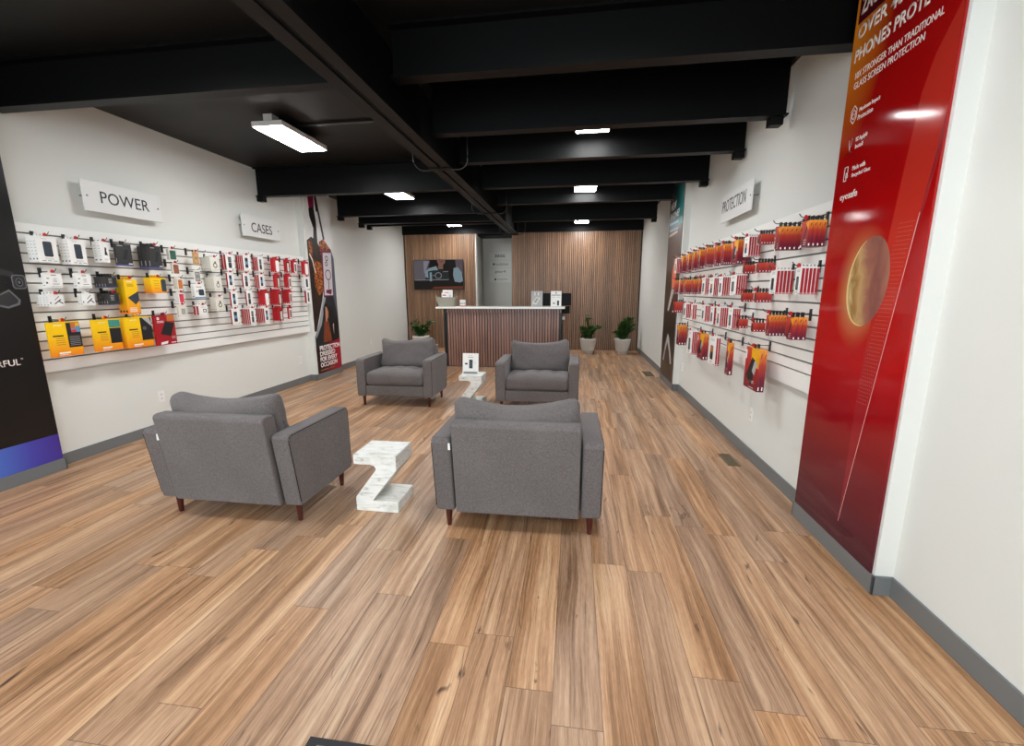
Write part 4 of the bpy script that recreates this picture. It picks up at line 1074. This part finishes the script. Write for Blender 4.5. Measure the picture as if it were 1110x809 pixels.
# ------------------------------------------------------------------ armchairs
WOODLEG = mat('mahogany_leg', (74, 26, 20), .3, .5, coat=.3, var=.25, vscale=20)
SEAM = mat('dark_seam', (44, 40, 40), .9, .1)
def armchair(label, cx, cy, rz, seed, tagged):
    t = thing('armchair', label, 'armchair', (cx, cy, 0), rz, 'grey upholstered armchairs')
    rnd = random.Random(seed)
    ph = [rnd.uniform(0, 6.28) for _ in range(8)]
    # armrests: raked back edge, soft corners
    prof = [(-.36, .13), (.27, .13), (.335, .585), (.325, .605), (.305, .612), (-.315, .612), (-.34, .605), (-.355, .59), (-.36, .565)]
    for sx in (-1, 1):
        xi, xo = sx*.380, sx*.495
        a0, a1 = min(xi, xo), max(xi, xo)
        arm = MB().prism(prof, a0, a1, 'x').build('armrest', M_FAB, t, bevel=.014, seg=3)
        off = xo-sx*.004
        line = [(off, y*.985+(-.0 if y > 0 else 0), .13+(z-.13)*.985) for y, z in prof]
        MB().tube([(xo-sx*.002, y, z) for y, z in [(-.352, .16), (-.352, .56), (-.345, .585), (-.325, .602), (.30, .604), (.322, .592), (.328, .575), (.268, .16)]], .0028, 6).build('piping', SEAM, arm)
    # front rail under the seat
    MB().box(-.379, .379, -.350, .20, .135, .265).build('base_rail', M_FAB, t, bevel=.012, seg=3)
    # back panel between the arms
    bp = [(.175, .135), (.292, .132), (.372, .700), (.362, .716), (.340, .722), (.275, .720), (.258, .70)]
    MB().prism(bp, -.366, .366, 'x').build('back_panel', M_FAB, t, bevel=.012, seg=3)
    # seat cushion, tufted
    tuft = [(-.19, -.02), (0, -.02), (.19, -.02), (-.19, .13), (0, .13), (.19, .13)]
    def seatf(p):
        hx, hy = .377, .27
        top = max(0., p.z/.085)
        dome = .028*(1-(p.x/hx)**2)*(1-(p.y/hy)**4)
        d = sum(.016*math.exp(-((p.x-a)**2+(p.y-c)**2)/.0022) for a, c in tuft)
        crease = sum(.006*math.exp(-((p.y-c)**2)/.0009) for c in (-.02, .13))
        q = p.copy(); q.z += top*(dome-d-crease*.6)
        if p.y < -hy+.1: q.y -= .012*(1-(p.z/.09)**2)
        return q
    b = rounded_box((.752, .54, .17), .045, (26, 20, 3), 4, seatf)
    bm_obj('seat_cushion', b, M_FAB, t, loc=(0, -.082, .352))
    s = MB()
    # loose back cushion leaning on the back panel, sagging between its corners
    def pillf(p):
        hx, hy, hz = .37, .09, .205
        nx, nz = p.x/hx, p.z/hz
        q = p.copy()
        pin = 1-.42*(abs(nx)**6)-.35*(abs(nz)**5)
        q.y *= max(.35, pin)*1.12
        if nz > 0: q.z += -.034*(1-nx*nx)*nz*nz + .020*abs(nx)**3*nz + .012*math.sin(2.2*nx+ph[6])*nz*nz
        q.x += .010*math.sin(nz*3.+ph[0])*(abs(nx)**3)
        wr = .0055*math.sin(9*p.x+14*p.z+ph[1]+2*math.sin(7*p.x+ph[2]))+.004*math.sin(23*p.x*(1 if p.x > 0 else -1)-18*p.z+ph[3])*abs(nx)
        wr += .0035*math.sin(40*p.z+6*math.sin(6*p.x+ph[4]))*(.3+abs(nx))
        q.y += (1 if p.y > 0 else -1)*wr*(1-abs(nz)**4)
        q.z += .004*math.sin(11*p.x+ph[5])*max(0, nz)
        return q
    b = rounded_box((.742, .18, .41), .06, (30, 4, 20), 4, pillf)
    bm_obj('back_cushion', b, M_FAB, t, loc=(0, .168, .615), rot=(R(-11), 0, 0))
    for sx in (-1, 1):
        for ly in (-.30, .21):
            MB().lathe([(.0125, 0.), (.0145, .004), (.0225, .132)], 16, c=(sx*.434, ly, 0)).build('leg', WOODLEG, t)
    if tagged:
        MB().box(.380, .392, .331, .338, .545, .585).build('care_tag', M_CARD, t)
    return t
armchair('grey armchair at the left front, turned away, beside the wall', -2.148, 2.56, PI, 1, True)
armchair('grey armchair at the centre front, its back square to the viewer', -.314, 2.64, PI+R(.6), 2, True)
armchair('grey armchair at the left rear, facing the viewer, nearer the left wall', -2.22, 5.42, R(0), 3, False)
armchair('grey armchair at the right rear, facing the viewer, in front of the counter', -.42, 5.37, R(0), 4, False)

# ------------------------------------------------------------------ Z-shaped side tables
def ztable(label, x0, y0, rz=0.):
    t = thing('side_table', label, 'side table', (x0, y0, 0), rz, 'white Z-shaped side tables')
    o = [(.004, 0), (.291, 0), (.295, .006), (.295, .072), (.29, .077), (.118, .077), (.290, .292), (.295, .30), (.295, .394), (.290, .40), (.006, .40), (0, .394), (0, .335), (.005, .329), (.115, .329), (.140, .322), (.153, .305), (.148, .29), (.003, .10), (0, .09), (0, .006)]
    # chipped far edge of the top
    MB().prism(o, 0, .27, 'y').build('z_frame', M_ZW, t, bevel=.005, seg=2)
    return t
ztable('white Z-shaped side table between the two front armchairs', -1.415, 2.515)
ztable('white Z-shaped side table holding a printed card, between the rear armchairs', -1.42, 5.21)

def card_stand(label, x, y, z, w, h, artf, rz=0., foot=True):
    """clear holder with a printed card, slightly tilted back"""
    t = thing('card_stand', label, 'card stand', (x, y, z), rz)
    tl = math.tan(R(8))
    s = MB(); pf = lambda zz, d: (-(-.035)+zz*tl+d)
    s.add([(-w/2, zz*tl+d, zz) if False else (xx, zz*tl+d, zz) for d in (0, .004) for xx, zz in ((-w/2, 0), (w/2, 0), (w/2, h), (-w/2, h))], [(0, 1, 2, 3), (7, 6, 5, 4), (0, 4, 5, 1), (1, 5, 6, 2), (2, 6, 7, 3), (3, 7, 4, 0)])
    s.build('card', M_CARD, t)
    a = MB(); artf(a, w, h)
    a.v = [(p[0], p[1]+p[2]*tl, p[2]) for p in a.v]
    me = a.mesh('printed_panel', INK); link('printed_panel', me, t)
    f = MB(); f.box(-w/2, w/2, -.012, .07, 0, .003)
    f.prism([(.004, .002), (.008, .002), (h*.55*tl+.009, h*.55), (h*.55*tl+.005, h*.55)], -w*.2, w*.2, 'x')
    f.build('foot', mat('clear_acrylic', (190, 198, 202), .1, .5), t)
    return t
def phone_ad(a, w, h):
    flat(a, phone_outline(w*.22, h*.42, w*.02, h*.49, .12), -.0006, BK_); flat(a, phone_outline(w*.17, h*.36, w*.03, h*.49, .1), -.001, SL_)
    lines(a, -w*.12, w*.12, (h*.88,), h*.014, -.0006, GR_); lines(a, -w*.16, w*.18, (h*.80,), h*.018, -.0006, MD_)
    lines(a, -w*.36, -w*.19, (h*.46,), h*.08, -.0006, SL_); lines(a, w*.26, w*.32, (h*.52, h*.56), h*.02, -.0006, GR_)
    flat(a, rect(-w*.46, w*.46, h*.02, h*.12), -.0006, SI_); flat(a, rect(-w*.40, w*.40, h*.05, h*.11), -.001, MD_)
card_stand('white card with a dark phone picture standing on the rear side table', -1.29, 5.30, .40, .205, .265, phone_ad)

# ------------------------------------------------------------------ reception counter
WOODC = slat_wood('counter_walnut', (146, 110, 96), .052)
t = thing('reception_counter', 'reception counter with walnut slat front and white top', 'counter', (0, 0, 0))
MB().box(-2.585, -.165, 7.955, 8.40, 1.118, 1.152).build('countertop', mat('white_quartz', (240, 239, 234), .25), t, bevel=.004)
MB().box(-2.44, -.225, 8.095, 8.38, 0, 1.1175).build('carcass', M_BK, t)
slats(-2.42, -.245, 8.075, 8.0945, .012, 1.05, .052, .034).build('slat_front', WOODC, t)
s = slats(-2.44, -.225, 8.030, 8.050, 1.045, 1.1175, .052, .034); s.box(-2.44, -.225, 8.0502, 8.0945, 1.045, 1.1175, 1)
s.build('slat_apron', [WOODC, M_BK], t)
for x in (-2.458, -.243): MB().box(x, x+.018, 8.055, 9.0, 0, 1.1175).build('side_panel', mat('charcoal_side', (44, 50, 50), .5), t)
MB().box(-2.44, -.243, 8.3805, 9.0, .71, .74).build('work_surface', M_WHITEP, t)
tag(MB().box(-.2248, -.17, 8.28, 8.33, .905, .965).build('switch_plate', M_WHITEP, bevel=.003), "small white box on the counter's right side", 'switch')

# monitor on the work surface
t = thing('monitor', 'black monitor seen from behind at the right end of the counter', 'monitor', (-.335, 8.62, .7405))
MB().box(-.28, .28, -.012, .022, .415, .655).build('upper_housing', M_INKY, t, bevel=.01)
MB().box(-.27, .255, -.010, .026, .262, .405).build('lower_housing', M_INKY, t, bevel=.01)
MB().box(-.03, .03, .0, .02, .012, .262).build('stand', M_BK, t); MB().box(-.13, .13, -.08, .10, 0, .014).build('foot', M_BK, t, bevel=.004)

# woven basket with cards, small card box, two printed cards
def woven():
    m, n, l, bs = nt('grey_wicker'); k = NB(n, l)
    tc = n.new('ShaderNodeTexCoord'); x, y, z = k.sep(tc.outputs['Object'])
    w1 = k.math('SINE', k.math('MULTIPLY', z, 380.)); w2 = k.math('SINE', k.math('MULTIPLY', k.math('ADD', x, y), 120.))
    f = k.math('MULTIPLY_ADD', k.math('MULTIPLY', w1, w2), .5, .5)
    c = k.ramp(f, [(.1, lin((112, 108, 94))), (.6, lin((176, 172, 156))), (1., lin((206, 203, 190)))])
    l.new(c, bs.inputs['Base Color']); bs.inputs['Roughness'].default_value = .8
    bp = n.new('ShaderNodeBump'); bp.inputs['Strength'].default_value = .8; bp.inputs['Distance'].default_value = .006
    l.new(f, bp.inputs['Height']); l.new(bp.outputs['Normal'], bs.inputs['Normal']); return m
WK = woven()
t = thing('basket', 'grey woven basket holding white cards at the left end of the counter', 'basket', (-2.42, 8.17, 1.1525))
s = MB(); hw = [(.155, .075, 0.), (.185, .10, .10), (.198, .11, .165)]
pr = []
def rr(a, c, z, n=6):
    r_ = .04; pts = []
    for qx, qy, a0 in ((1, 1, 0), (-1, 1, 90), (-1, -1, 180), (1, -1, 270)):
        for i in range(n+1):
            an = R(a0+90*i/n); pts.append((qx*(a-r_)+r_*math.cos(an), qy*(c-r_)+r_*math.sin(an), z))
    return pts
rings = [rr(a, c, z) for a, c, z in hw]+[rr(.186, .098, .165), rr(.145, .065, .012)]
n = len(rings[0]); v = [p for q_ in rings for p in q_]; fcs = []
for i in range(len(rings)-1):
    for j in range(n): fcs.append((i*n+j, i*n+(j+1) % n, (i+1)*n+(j+1) % n, (i+1)*n+j))
fcs += [tuple(range(n))[::-1], tuple(range((len(rings)-1)*n, len(rings)*n))]
s.add(v, fcs, 0, False); s.build('basket_body', WK, t)
s = MB(); s.tube(rr(.194, .106, .167), .007, 8, closed=True); s.build('rim', WK, t)
for sx in (-1, 1):
    MB().tube([(sx*.192, .04*math.cos(PI*i/10), .165+.05*math.sin(PI*i/10)) for i in range(11)], .006, 8).build('handle', WK, t)
for i, (dx, dy, hh, ww, lb) in enumerate(((-.02, -.03, .21, .15, 'front white card sticking up from the counter basket'), (.02, .0, .265, .19, 'rear and taller white card sticking up from the counter basket'))):
    c = thing('leaflet', lb, 'leaflet', (-2.42+dx, 8.17+dy, 1.17), R(3*i))
    MB().box(-ww/2, ww/2, -.002, .002, 0, hh+.03).build('sheet', M_CARD, c)
    a = MB(); lines(a, -ww*.35, ww*.1, (hh*.88,), .02, -.0026, PK_); lines(a, -ww*.35, ww*.35, (hh*.70, hh*.62, hh*.54), .008, -.0026, GR_)
    link('printed_panel', a.mesh('printed_panel', INK), c)
t = thing('card_box', 'small white card box with a red foot on the counter beside the basket', 'box', (-2.10, 8.14, 1.1525))
MB().box(-.05, .05, -.03, .03, .022, .125).build('box', M_CARD, t, bevel=.002); MB().box(-.045, .045, -.028, .028, 0, .022).build('red_foot', mat('pale_red_foot', (206, 140, 130), .4), t)
a = MB()
for x in (-.033, 0, .033): flat(a, rect(x-.012, x+.012, .04, .075), -.0306, GR_)
lines(a, -.04, .04, (.095,), .008, -.0306, GR_); link('printed_panel', a.mesh('printed_panel', INK), t)
def grey_ad(a, w, h):
    flat(a, rect(-w/2, w/2, 0, h), -.0004, SI_); flat(a, [(-w*.42, h*.22), (-w*.05, h*.15), (w*.30, h*.55), (-w*.05, h*.62)], -.0008, CR_)
    flat(a, [(-w*.30, h*.27), (-w*.08, h*.22), (w*.18, h*.52), (-w*.04, h*.56)], -.0012, PK_ if False else GR_)
    for i in range(5): flat(a, rect(-w*.40+i*w*.16, -w*.30+i*w*.16, h*.72, h*.92), -.0008, CR_ if i % 2 else GR_)
    for zz in (.03, .08): lines(a, -w*.4, w*.4, (h*zz,), h*.018, -.0008, GR_)
def white_ad(a, w, h):
    lines(a, -w*.42, w*.42, (h*.72,), h*.035, -.0006, BK_); flat(a, rect(-w*.05, w*.05, h*.82, h*.93), -.0006, MD_)
    flat(a, phone_outline(w*.18, h*.32, w*.20, h*.23, .15), -.0006, BK_); flat(a, phone_outline(w*.22, h*.12, -w*.2, h*.22, .3), -.0006, GR_)
    lines(a, -w*.4, -w*.05, (h*.58, h*.62), h*.012, -.0006, GR_); lines(a, w*.08, w*.42, (h*.58, h*.62), h*.012, -.0006, GR_)
card_stand('grey printed card with a tilted phone picture standing on the counter', -.686, 8.12, 1.1525, .205, .285, grey_ad)
card_stand('white printed card in front of the black monitor, right end of counter', -.332, 8.12, 1.1525, .195, .285, white_ad)

# ------------------------------------------------------------------ television
t = thing('television', 'wide television on the slatted wall showing a woman holding a black device', 'television', (-3.368, 10.70, 1.84))
TW, TH = 1.285, .735
MB().box(-TW/2, TW/2, -.012, .02, -TH/2, TH/2).build('bezel', M_BK, t, bevel=.004)
MB().box(-.2, .2, .02, .044, -.15, .15).build('wall_mount', M_BK, t)
pc = MB(); PM = []
def pcol(name, rgb): PM.append(emit('screen_'+name, rgb, .6)); return len(PM)-1
c_bg = pcol('grey_wall', (104, 98, 104)); c_dk = pcol('dark', (26, 20, 18)); c_pale = pcol('pale_strip', (142, 140, 152)); c_hair = pcol('hair', (20, 14, 12)); c_skin = pcol('skin', (136, 98, 86)); c_lip = pcol('lips', (130, 62, 58)); c_blue = pcol('blue_knit', (136, 158, 168)); c_dev = pcol('device', (40, 44, 46)); c_ring = pcol('silver', (150, 154, 156)); c_or = pcol('table_edge', (112, 58, 36)); c_pink = pcol('pink_wall', (98, 84, 92))
def scr(pts, mi, lay):
    y = -.0125-.0003*lay
    pc.add([(-TW/2+.012+(X-135)/393*(TW-.024), y, TH/2-.012-(Y-305)/243*(TH-.024)) for X, Y in pts], [tuple(range(len(pts)))], mi)
scr([(135, 305), (528, 305), (528, 548), (135, 548)], c_dk, 0)
scr([(135, 305), (280, 305), (260, 370), (225, 470), (135, 470)], c_bg, 1); scr([(215, 312), (270, 312), (255, 365), (218, 420)], c_pale, 2)
scr([(440, 305), (528, 305), (528, 420), (470, 380)], c_pink, 1)
scr([(265, 305), (470, 305), (475, 400), (430, 470), (240, 440), (236, 385)], c_hair, 2)
scr([(228, 400), (255, 372), (318, 355), (335, 400), (250, 455), (225, 440)], c_blue, 3); scr([(455, 372), (490, 365), (520, 410), (528, 480), (505, 492), (462, 485), (450, 430)], c_blue, 3)
scr([(322, 305), (392, 305), (388, 330), (372, 345), (372, 380), (330, 380), (335, 342)], c_skin, 4); scr([(345, 316), (372, 316), (366, 324), (350, 324)], c_lip, 5)
scr([(250, 398), (300, 388), (410, 392), (420, 470), (252, 474)], c_dev, 5)
def scr_ring(cx, cy, ro, ri, mi, lay, n=26):
    for i in range(n):
        a, c = 2*PI*i/n, 2*PI*(i+1)/n
        scr([(cx+ro*math.cos(a), cy+ro*math.sin(a)), (cx+ro*math.cos(c), cy+ro*math.sin(c)), (cx+ri*math.cos(c), cy+ri*math.sin(c)), (cx+ri*math.cos(a), cy+ri*math.sin(a))], mi, lay)
scr_ring(332, 433, 27, 22, c_ring, 6); scr([(262, 406), (280, 406), (280, 480), (262, 480)], c_blue, 6); scr([(140, 468), (415, 465), (415, 470), (140, 473)], c_ring, 6)
scr([(370, 400), (412, 398), (412, 402), (370, 404)], c_ring, 6); scr([(285, 430), (305, 430), (305, 434), (285, 434)], c_ring, 6)
scr([(295, 526), (528, 522), (528, 545), (275, 545)], c_or, 2)
link('screen_picture', pc.mesh('screen_picture', PM), t)

# ------------------------------------------------------------------ name plates in the passage
for i, (tx, z0, z1, lb, rc, dot) in enumerate((('ZAGG', 2.25, 2.43, 'topmost name plate in the passage, with bold dark lettering', (.145, .415, .05, .125), False),
        ('InvisibleShield', 2.045, 2.22, 'second name plate from the top in the passage', (.17, .50, .05, .12), True),
        ('gear4', 1.85, 2.025, 'third name plate from the top in the passage', (.15, .43, .04, .125), False),
        ('mophie', 1.66, 1.83, 'lowest name plate in the passage, with thin grey lettering', (.21, .48, .05, .11), True))):
    t = thing('name_plate', lb, 'sign', (-2.235, 11.535, z0))
    MB().box(0, .60, 0, .0148, 0, z1-z0).build('plate', mat('grey_plate', (200, 200, 194), .3), t, bevel=.002)
    lm = M_BLACKINK if i in (0, 2) else M_MIDINK
    lettering(tx, rc, lm, t, y=-.0005, bold=.02 if i == 0 else 0.)
    if dot: s = MB(); s.prism(ell(rc[0]-.05, (rc[2]+rc[3])/2, .026, .03, 16), -.0015, -.0003, 'y'); s.build('emblem', M_BLACKINK, t)

# ------------------------------------------------------------------ potted plants
LEAFM = mat('glossy_leaf', (62, 96, 46), .35, .5, var=.45, vscale=9.)
LEAFP = mat('pale_leaf', (122, 138, 84), .4, .5)
STEM = mat('green_stem', (84, 96, 52), .5)
POT = mat('white_pot', (212, 210, 204), .4, .4, var=.03)
SOIL = mat('soil', (46, 34, 26), .95)
def plant(label, x, y, seed, rt, rb, h, specs):
    rnd = random.Random(seed)
    t = thing('potted_plant', label, 'plant', (x, y, 0), 0, 'white-potted green plants by the back wall')
    p = [(rb*.97, 0.), (rb, .004), (rb+(rt-rb)*.17, h*.20), (rb+(rt-rb)*.17+.006, h*.205), (rb+(rt-rb)*.19+.006, h*.215), (rt*.985, h-.035), (rt, h-.03), (rt, h), (rt-.018, h), (rt-.03, h-.04)]
    MB().lathe(p, 32, sq=.10).build('pot', POT, t)
    MB().lathe([(rt-.035, h-.06), (rt-.034, h-.045), (.02, h-.038)], 24, sq=.1).build('soil', SOIL, t)
    st = MB(); lf = MB()
    for (dx, dy, top, dense) in specs:
        n = 12; base = Vector((rnd.uniform(-.07, .07), rnd.uniform(-.05, .05), h-.05)); tip = Vector((dx, dy, top))
        pts = []
        for i in range(n+1):
            f = i/n; q_ = base.lerp(tip, f); q_.z = base.z+(tip.z-base.z)*(1-(1-f)**1.5); q_.x = base.x+(tip.x-base.x)*f**1.35; q_.y = base.y+(tip.y-base.y)*f**1.35
            pts.append(q_)
        st.tube(pts, .006, 6, r1=.003)
        for i in range(2, n+1):
            for k in range(dense):
                pos = pts[i]; az = rnd.uniform(0, 2*PI); el = rnd.uniform(-.2, .9); L = rnd.uniform(.055, .09); wd = L*.42
                d = Vector((math.cos(az)*math.cos(el), math.sin(az)*math.cos(el), math.sin(el)))
                s_ = d.cross(Vector((0, 0, 1))).normalized(); up = s_.cross(d)
                if d.y > 0 and y+pos.y+L*d.y > 10.69: d.y *= -1
                c0 = pos+d*.008
                prof = [(0, .0), (.25, .8), (.55, 1.), (.8, .66), (1., 0.)]
                vl = [c0+d*(L*f)+s_*(wd*wf)+up*(.14*L*math.sin(f*PI)+.012*wf) for f, wf in prof]
                vr = [c0+d*(L*f)-s_*(wd*wf)+up*(.14*L*math.sin(f*PI)+.012*wf) for f, wf in prof]
                vm = [c0+d*(L*f)+up*(.14*L*math.sin(f*PI)-.004) for f, wf in prof]
                mi = 1 if rnd.random() < .07 or (top > h+.45 and i > n-3) else 0
                lf.add(vl+vm, [(j, j+1, 5+j+1, 5+j) for j in range(4)], mi, True); lf.add(vm+vr, [(j, j+1, 5+j+1, 5+j) for j in range(4)], mi, True)
    st.build('stems', STEM, t); lf.build('foliage', [LEAFM, LEAFP], t, fix=False)
rnd = random.Random(5)
def specs(n, sx, sz, h, bias=0.):
    o = []
    for i in range(n):
        a = 2*PI*i/n+rnd.uniform(-.3, .3); r_ = rnd.uniform(.35, 1.)
        o.append((bias+sx*r_*math.cos(a), .14*r_*math.sin(a), h+sz*rnd.uniform(.45, 1.)*(1-.35*r_), 3))
    return o
plant('green potted plant with a tall pale shoot beside the counter, right side', .343, 10.22, 11, .190, .130, .35, specs(13, .17, .36, .33)+[(-.05, 0, .86, 2), (.03, -.02, .80, 2), (.31, -.03, .63, 2), (.27, .02, .58, 3), (-.16, 0, .60, 3)])
plant('green bushy potted plant in the corner by the right wall', 1.12, 10.20, 12, .190, .128, .35, specs(18, .22, .50, .33, .05)+[(.20, 0, .78, 4), (.10, 0, .80, 4), (.26, -.05, .66, 4), (-.19, 0, .48, 3), (.0, -.05, .72, 4)])
plant('green potted plant left of the counter below the television', -3.715, 10.22, 13, .208, .14, .365, specs(15, .19, .38, .34)+[(.32, 0, .70, 3), (.24, 0, .62, 3), (-.22, 0, .64, 2), (-.10, 0, .72, 2)])

# ------------------------------------------------------------------ outlets, floor vents, mat
def outlet(side, y, z, lb):
    x, rz = (WL, R(90)) if side == 'L' else (WR, R(-90))
    t = thing('wall_outlet', lb, 'outlet', (x, y, z), rz, 'white wall outlets')
    MB().box(-.037, .037, -.006, 0, -.06, .06).build('cover_plate', M_WHITEP, t, bevel=.002)
    for dz in (-.022, .022):
        s = MB(); s.prism(ell(0, dz, .016, .014, 16), -.0072, -.006, 'y', 0)
        for dx in (-.006, .006): s.box(dx-.001, dx+.001, -.0076, -.0071, dz-.004, dz+.005, 1)
        s.build('socket', [mat('outlet_face', (226, 224, 220), .4), M_BK], t)
outlet('L', 3.855, .369, 'white wall outlet low on the left wall behind the left front armchair')
outlet('L', 6.22, .383, 'white wall outlet just before the fashion banner')
outlet('L', 8.66, .39, 'white wall outlet on the left wall past the fashion banner')
outlet('R', 3.86, .388, 'white wall outlet low on the right wall below the tall tablet boxes')
outlet('R', 6.29, .383, 'white wall outlet low on the right wall before the far right banner')
outlet('R', 8.76, .417, 'white wall outlet on the right wall near the back corner')
VB = mat('bronze_register', (112, 96, 72), .4, metal=.3); VF = mat('oak_register_frame', (206, 170, 132), .5)
def vent(lb, x0, x1, y0, y1, fr, frm):
    t = thing('floor_vent', lb, 'vent', ((x0+x1)/2, (y0+y1)/2, .0005)); a, c = (x1-x0)/2, (y1-y0)/2
    s = MB(); s.box(-a, a, -c, -c+fr, 0, .006).box(-a, a, c-fr, c, 0, .006).box(-a, -a+fr, -c+fr, c-fr, 0, .006).box(a-fr, a, -c+fr, c-fr, 0, .006); s.build('frame', frm, t)
    s = MB(); y = -c+fr
    while y < c-fr-.008: s.box(-a+fr, a-fr, y, y+.009, .001, .005); y += .014
    s.build('grille', VB, t); MB().box(-a+fr, a-fr, -c+fr, c-fr, 0, .001).build('duct', M_BK, t)
vent('brown floor vent in an oak frame beside the far right banner', 1.20, 1.425, 7.42, 8.0, .035, VF)
vent('small brown floor vent near the right wall below the slatwall', 1.31, 1.41, 3.64, 3.905, .012, VB)
t = thing('floor_mat', 'dark floor mat peeking in at the bottom edge of the picture', 'mat', (-.36, .73, .0005))
MB().box(-.468, .45, -.32, .343, 0, .008).build('mat_base', mat('charcoal_rubber', (40, 40, 42), .8, bump=.2, bscale=300), t, bevel=.003)
s = MB()
for x, w in ((-.43, .03), (-.395, .012), (-.378, .022)): s.box(x, x+w, .270, .318, .0081, .0086)
s.build('pale_print', mat('mat_grey_print', (128, 126, 120), .8), t)

# ------------------------------------------------------------------ camera, daylight, world
F_, pit, yaw, roll = 469.1931, .1885, .1413, -.0032
cy, sy, cp, sp = math.cos(yaw), math.sin(yaw), math.cos(pit), math.sin(pit)
fw = Vector((-sy*cp, cy*cp, -sp)); rt = Vector((cy, sy, 0)); up = rt.cross(fw)
cr, sr = math.cos(roll), math.sin(roll)
rt, up = rt*cr+up*sr, rt*-sr+up*cr
cam = bpy.data.cameras.new('camera'); co = bpy.data.objects.new('camera', cam); COL.objects.link(co)
M = Matrix.Identity(4)
for i in range(3): M[i][0] = rt[i]; M[i][1] = up[i]; M[i][2] = -fw[i]
M[0][3], M[1][3], M[2][3] = 0., 0., 1.45
co.matrix_world = M
cam.sensor_fit = 'HORIZONTAL'; cam.sensor_width = 36; cam.lens = F_/1110*36; cam.clip_start = .02
bpy.context.scene.camera = co

al = bpy.data.lights.new('shop_window_daylight', 'AREA'); al.shape = 'RECTANGLE'; al.size = 5.2; al.size_y = 2.4
al.color = (.80, .92, 1.); al.energy = DAY
ao = bpy.data.objects.new('shop_window_daylight', al); COL.objects.link(ao)
ao.location = (-1.36, -3.23, 1.5); ao.rotation_euler = (R(90), 0, 0)
w = bpy.data.worlds.new('world'); bpy.context.scene.world = w; w.use_nodes = True
w.node_tree.nodes['Background'].inputs[0].default_value = (.8, .9, 1, 1); w.node_tree.nodes['Background'].inputs[1].default_value = .5

sc = bpy.context.scene
sc.view_settings.view_transform = 'Standard'; sc.view_settings.look = 'None'
sc.view_settings.gamma = 1; sc.view_settings.use_curve_mapping = False
sc.view_settings.exposure = EXPO
sc.cycles.max_bounces = 8; sc.cycles.diffuse_bounces = 5; sc.cycles.glossy_bounces = 3
sc.cycles.use_denoising = True
sc.cycles.sample_clamp_indirect = 6
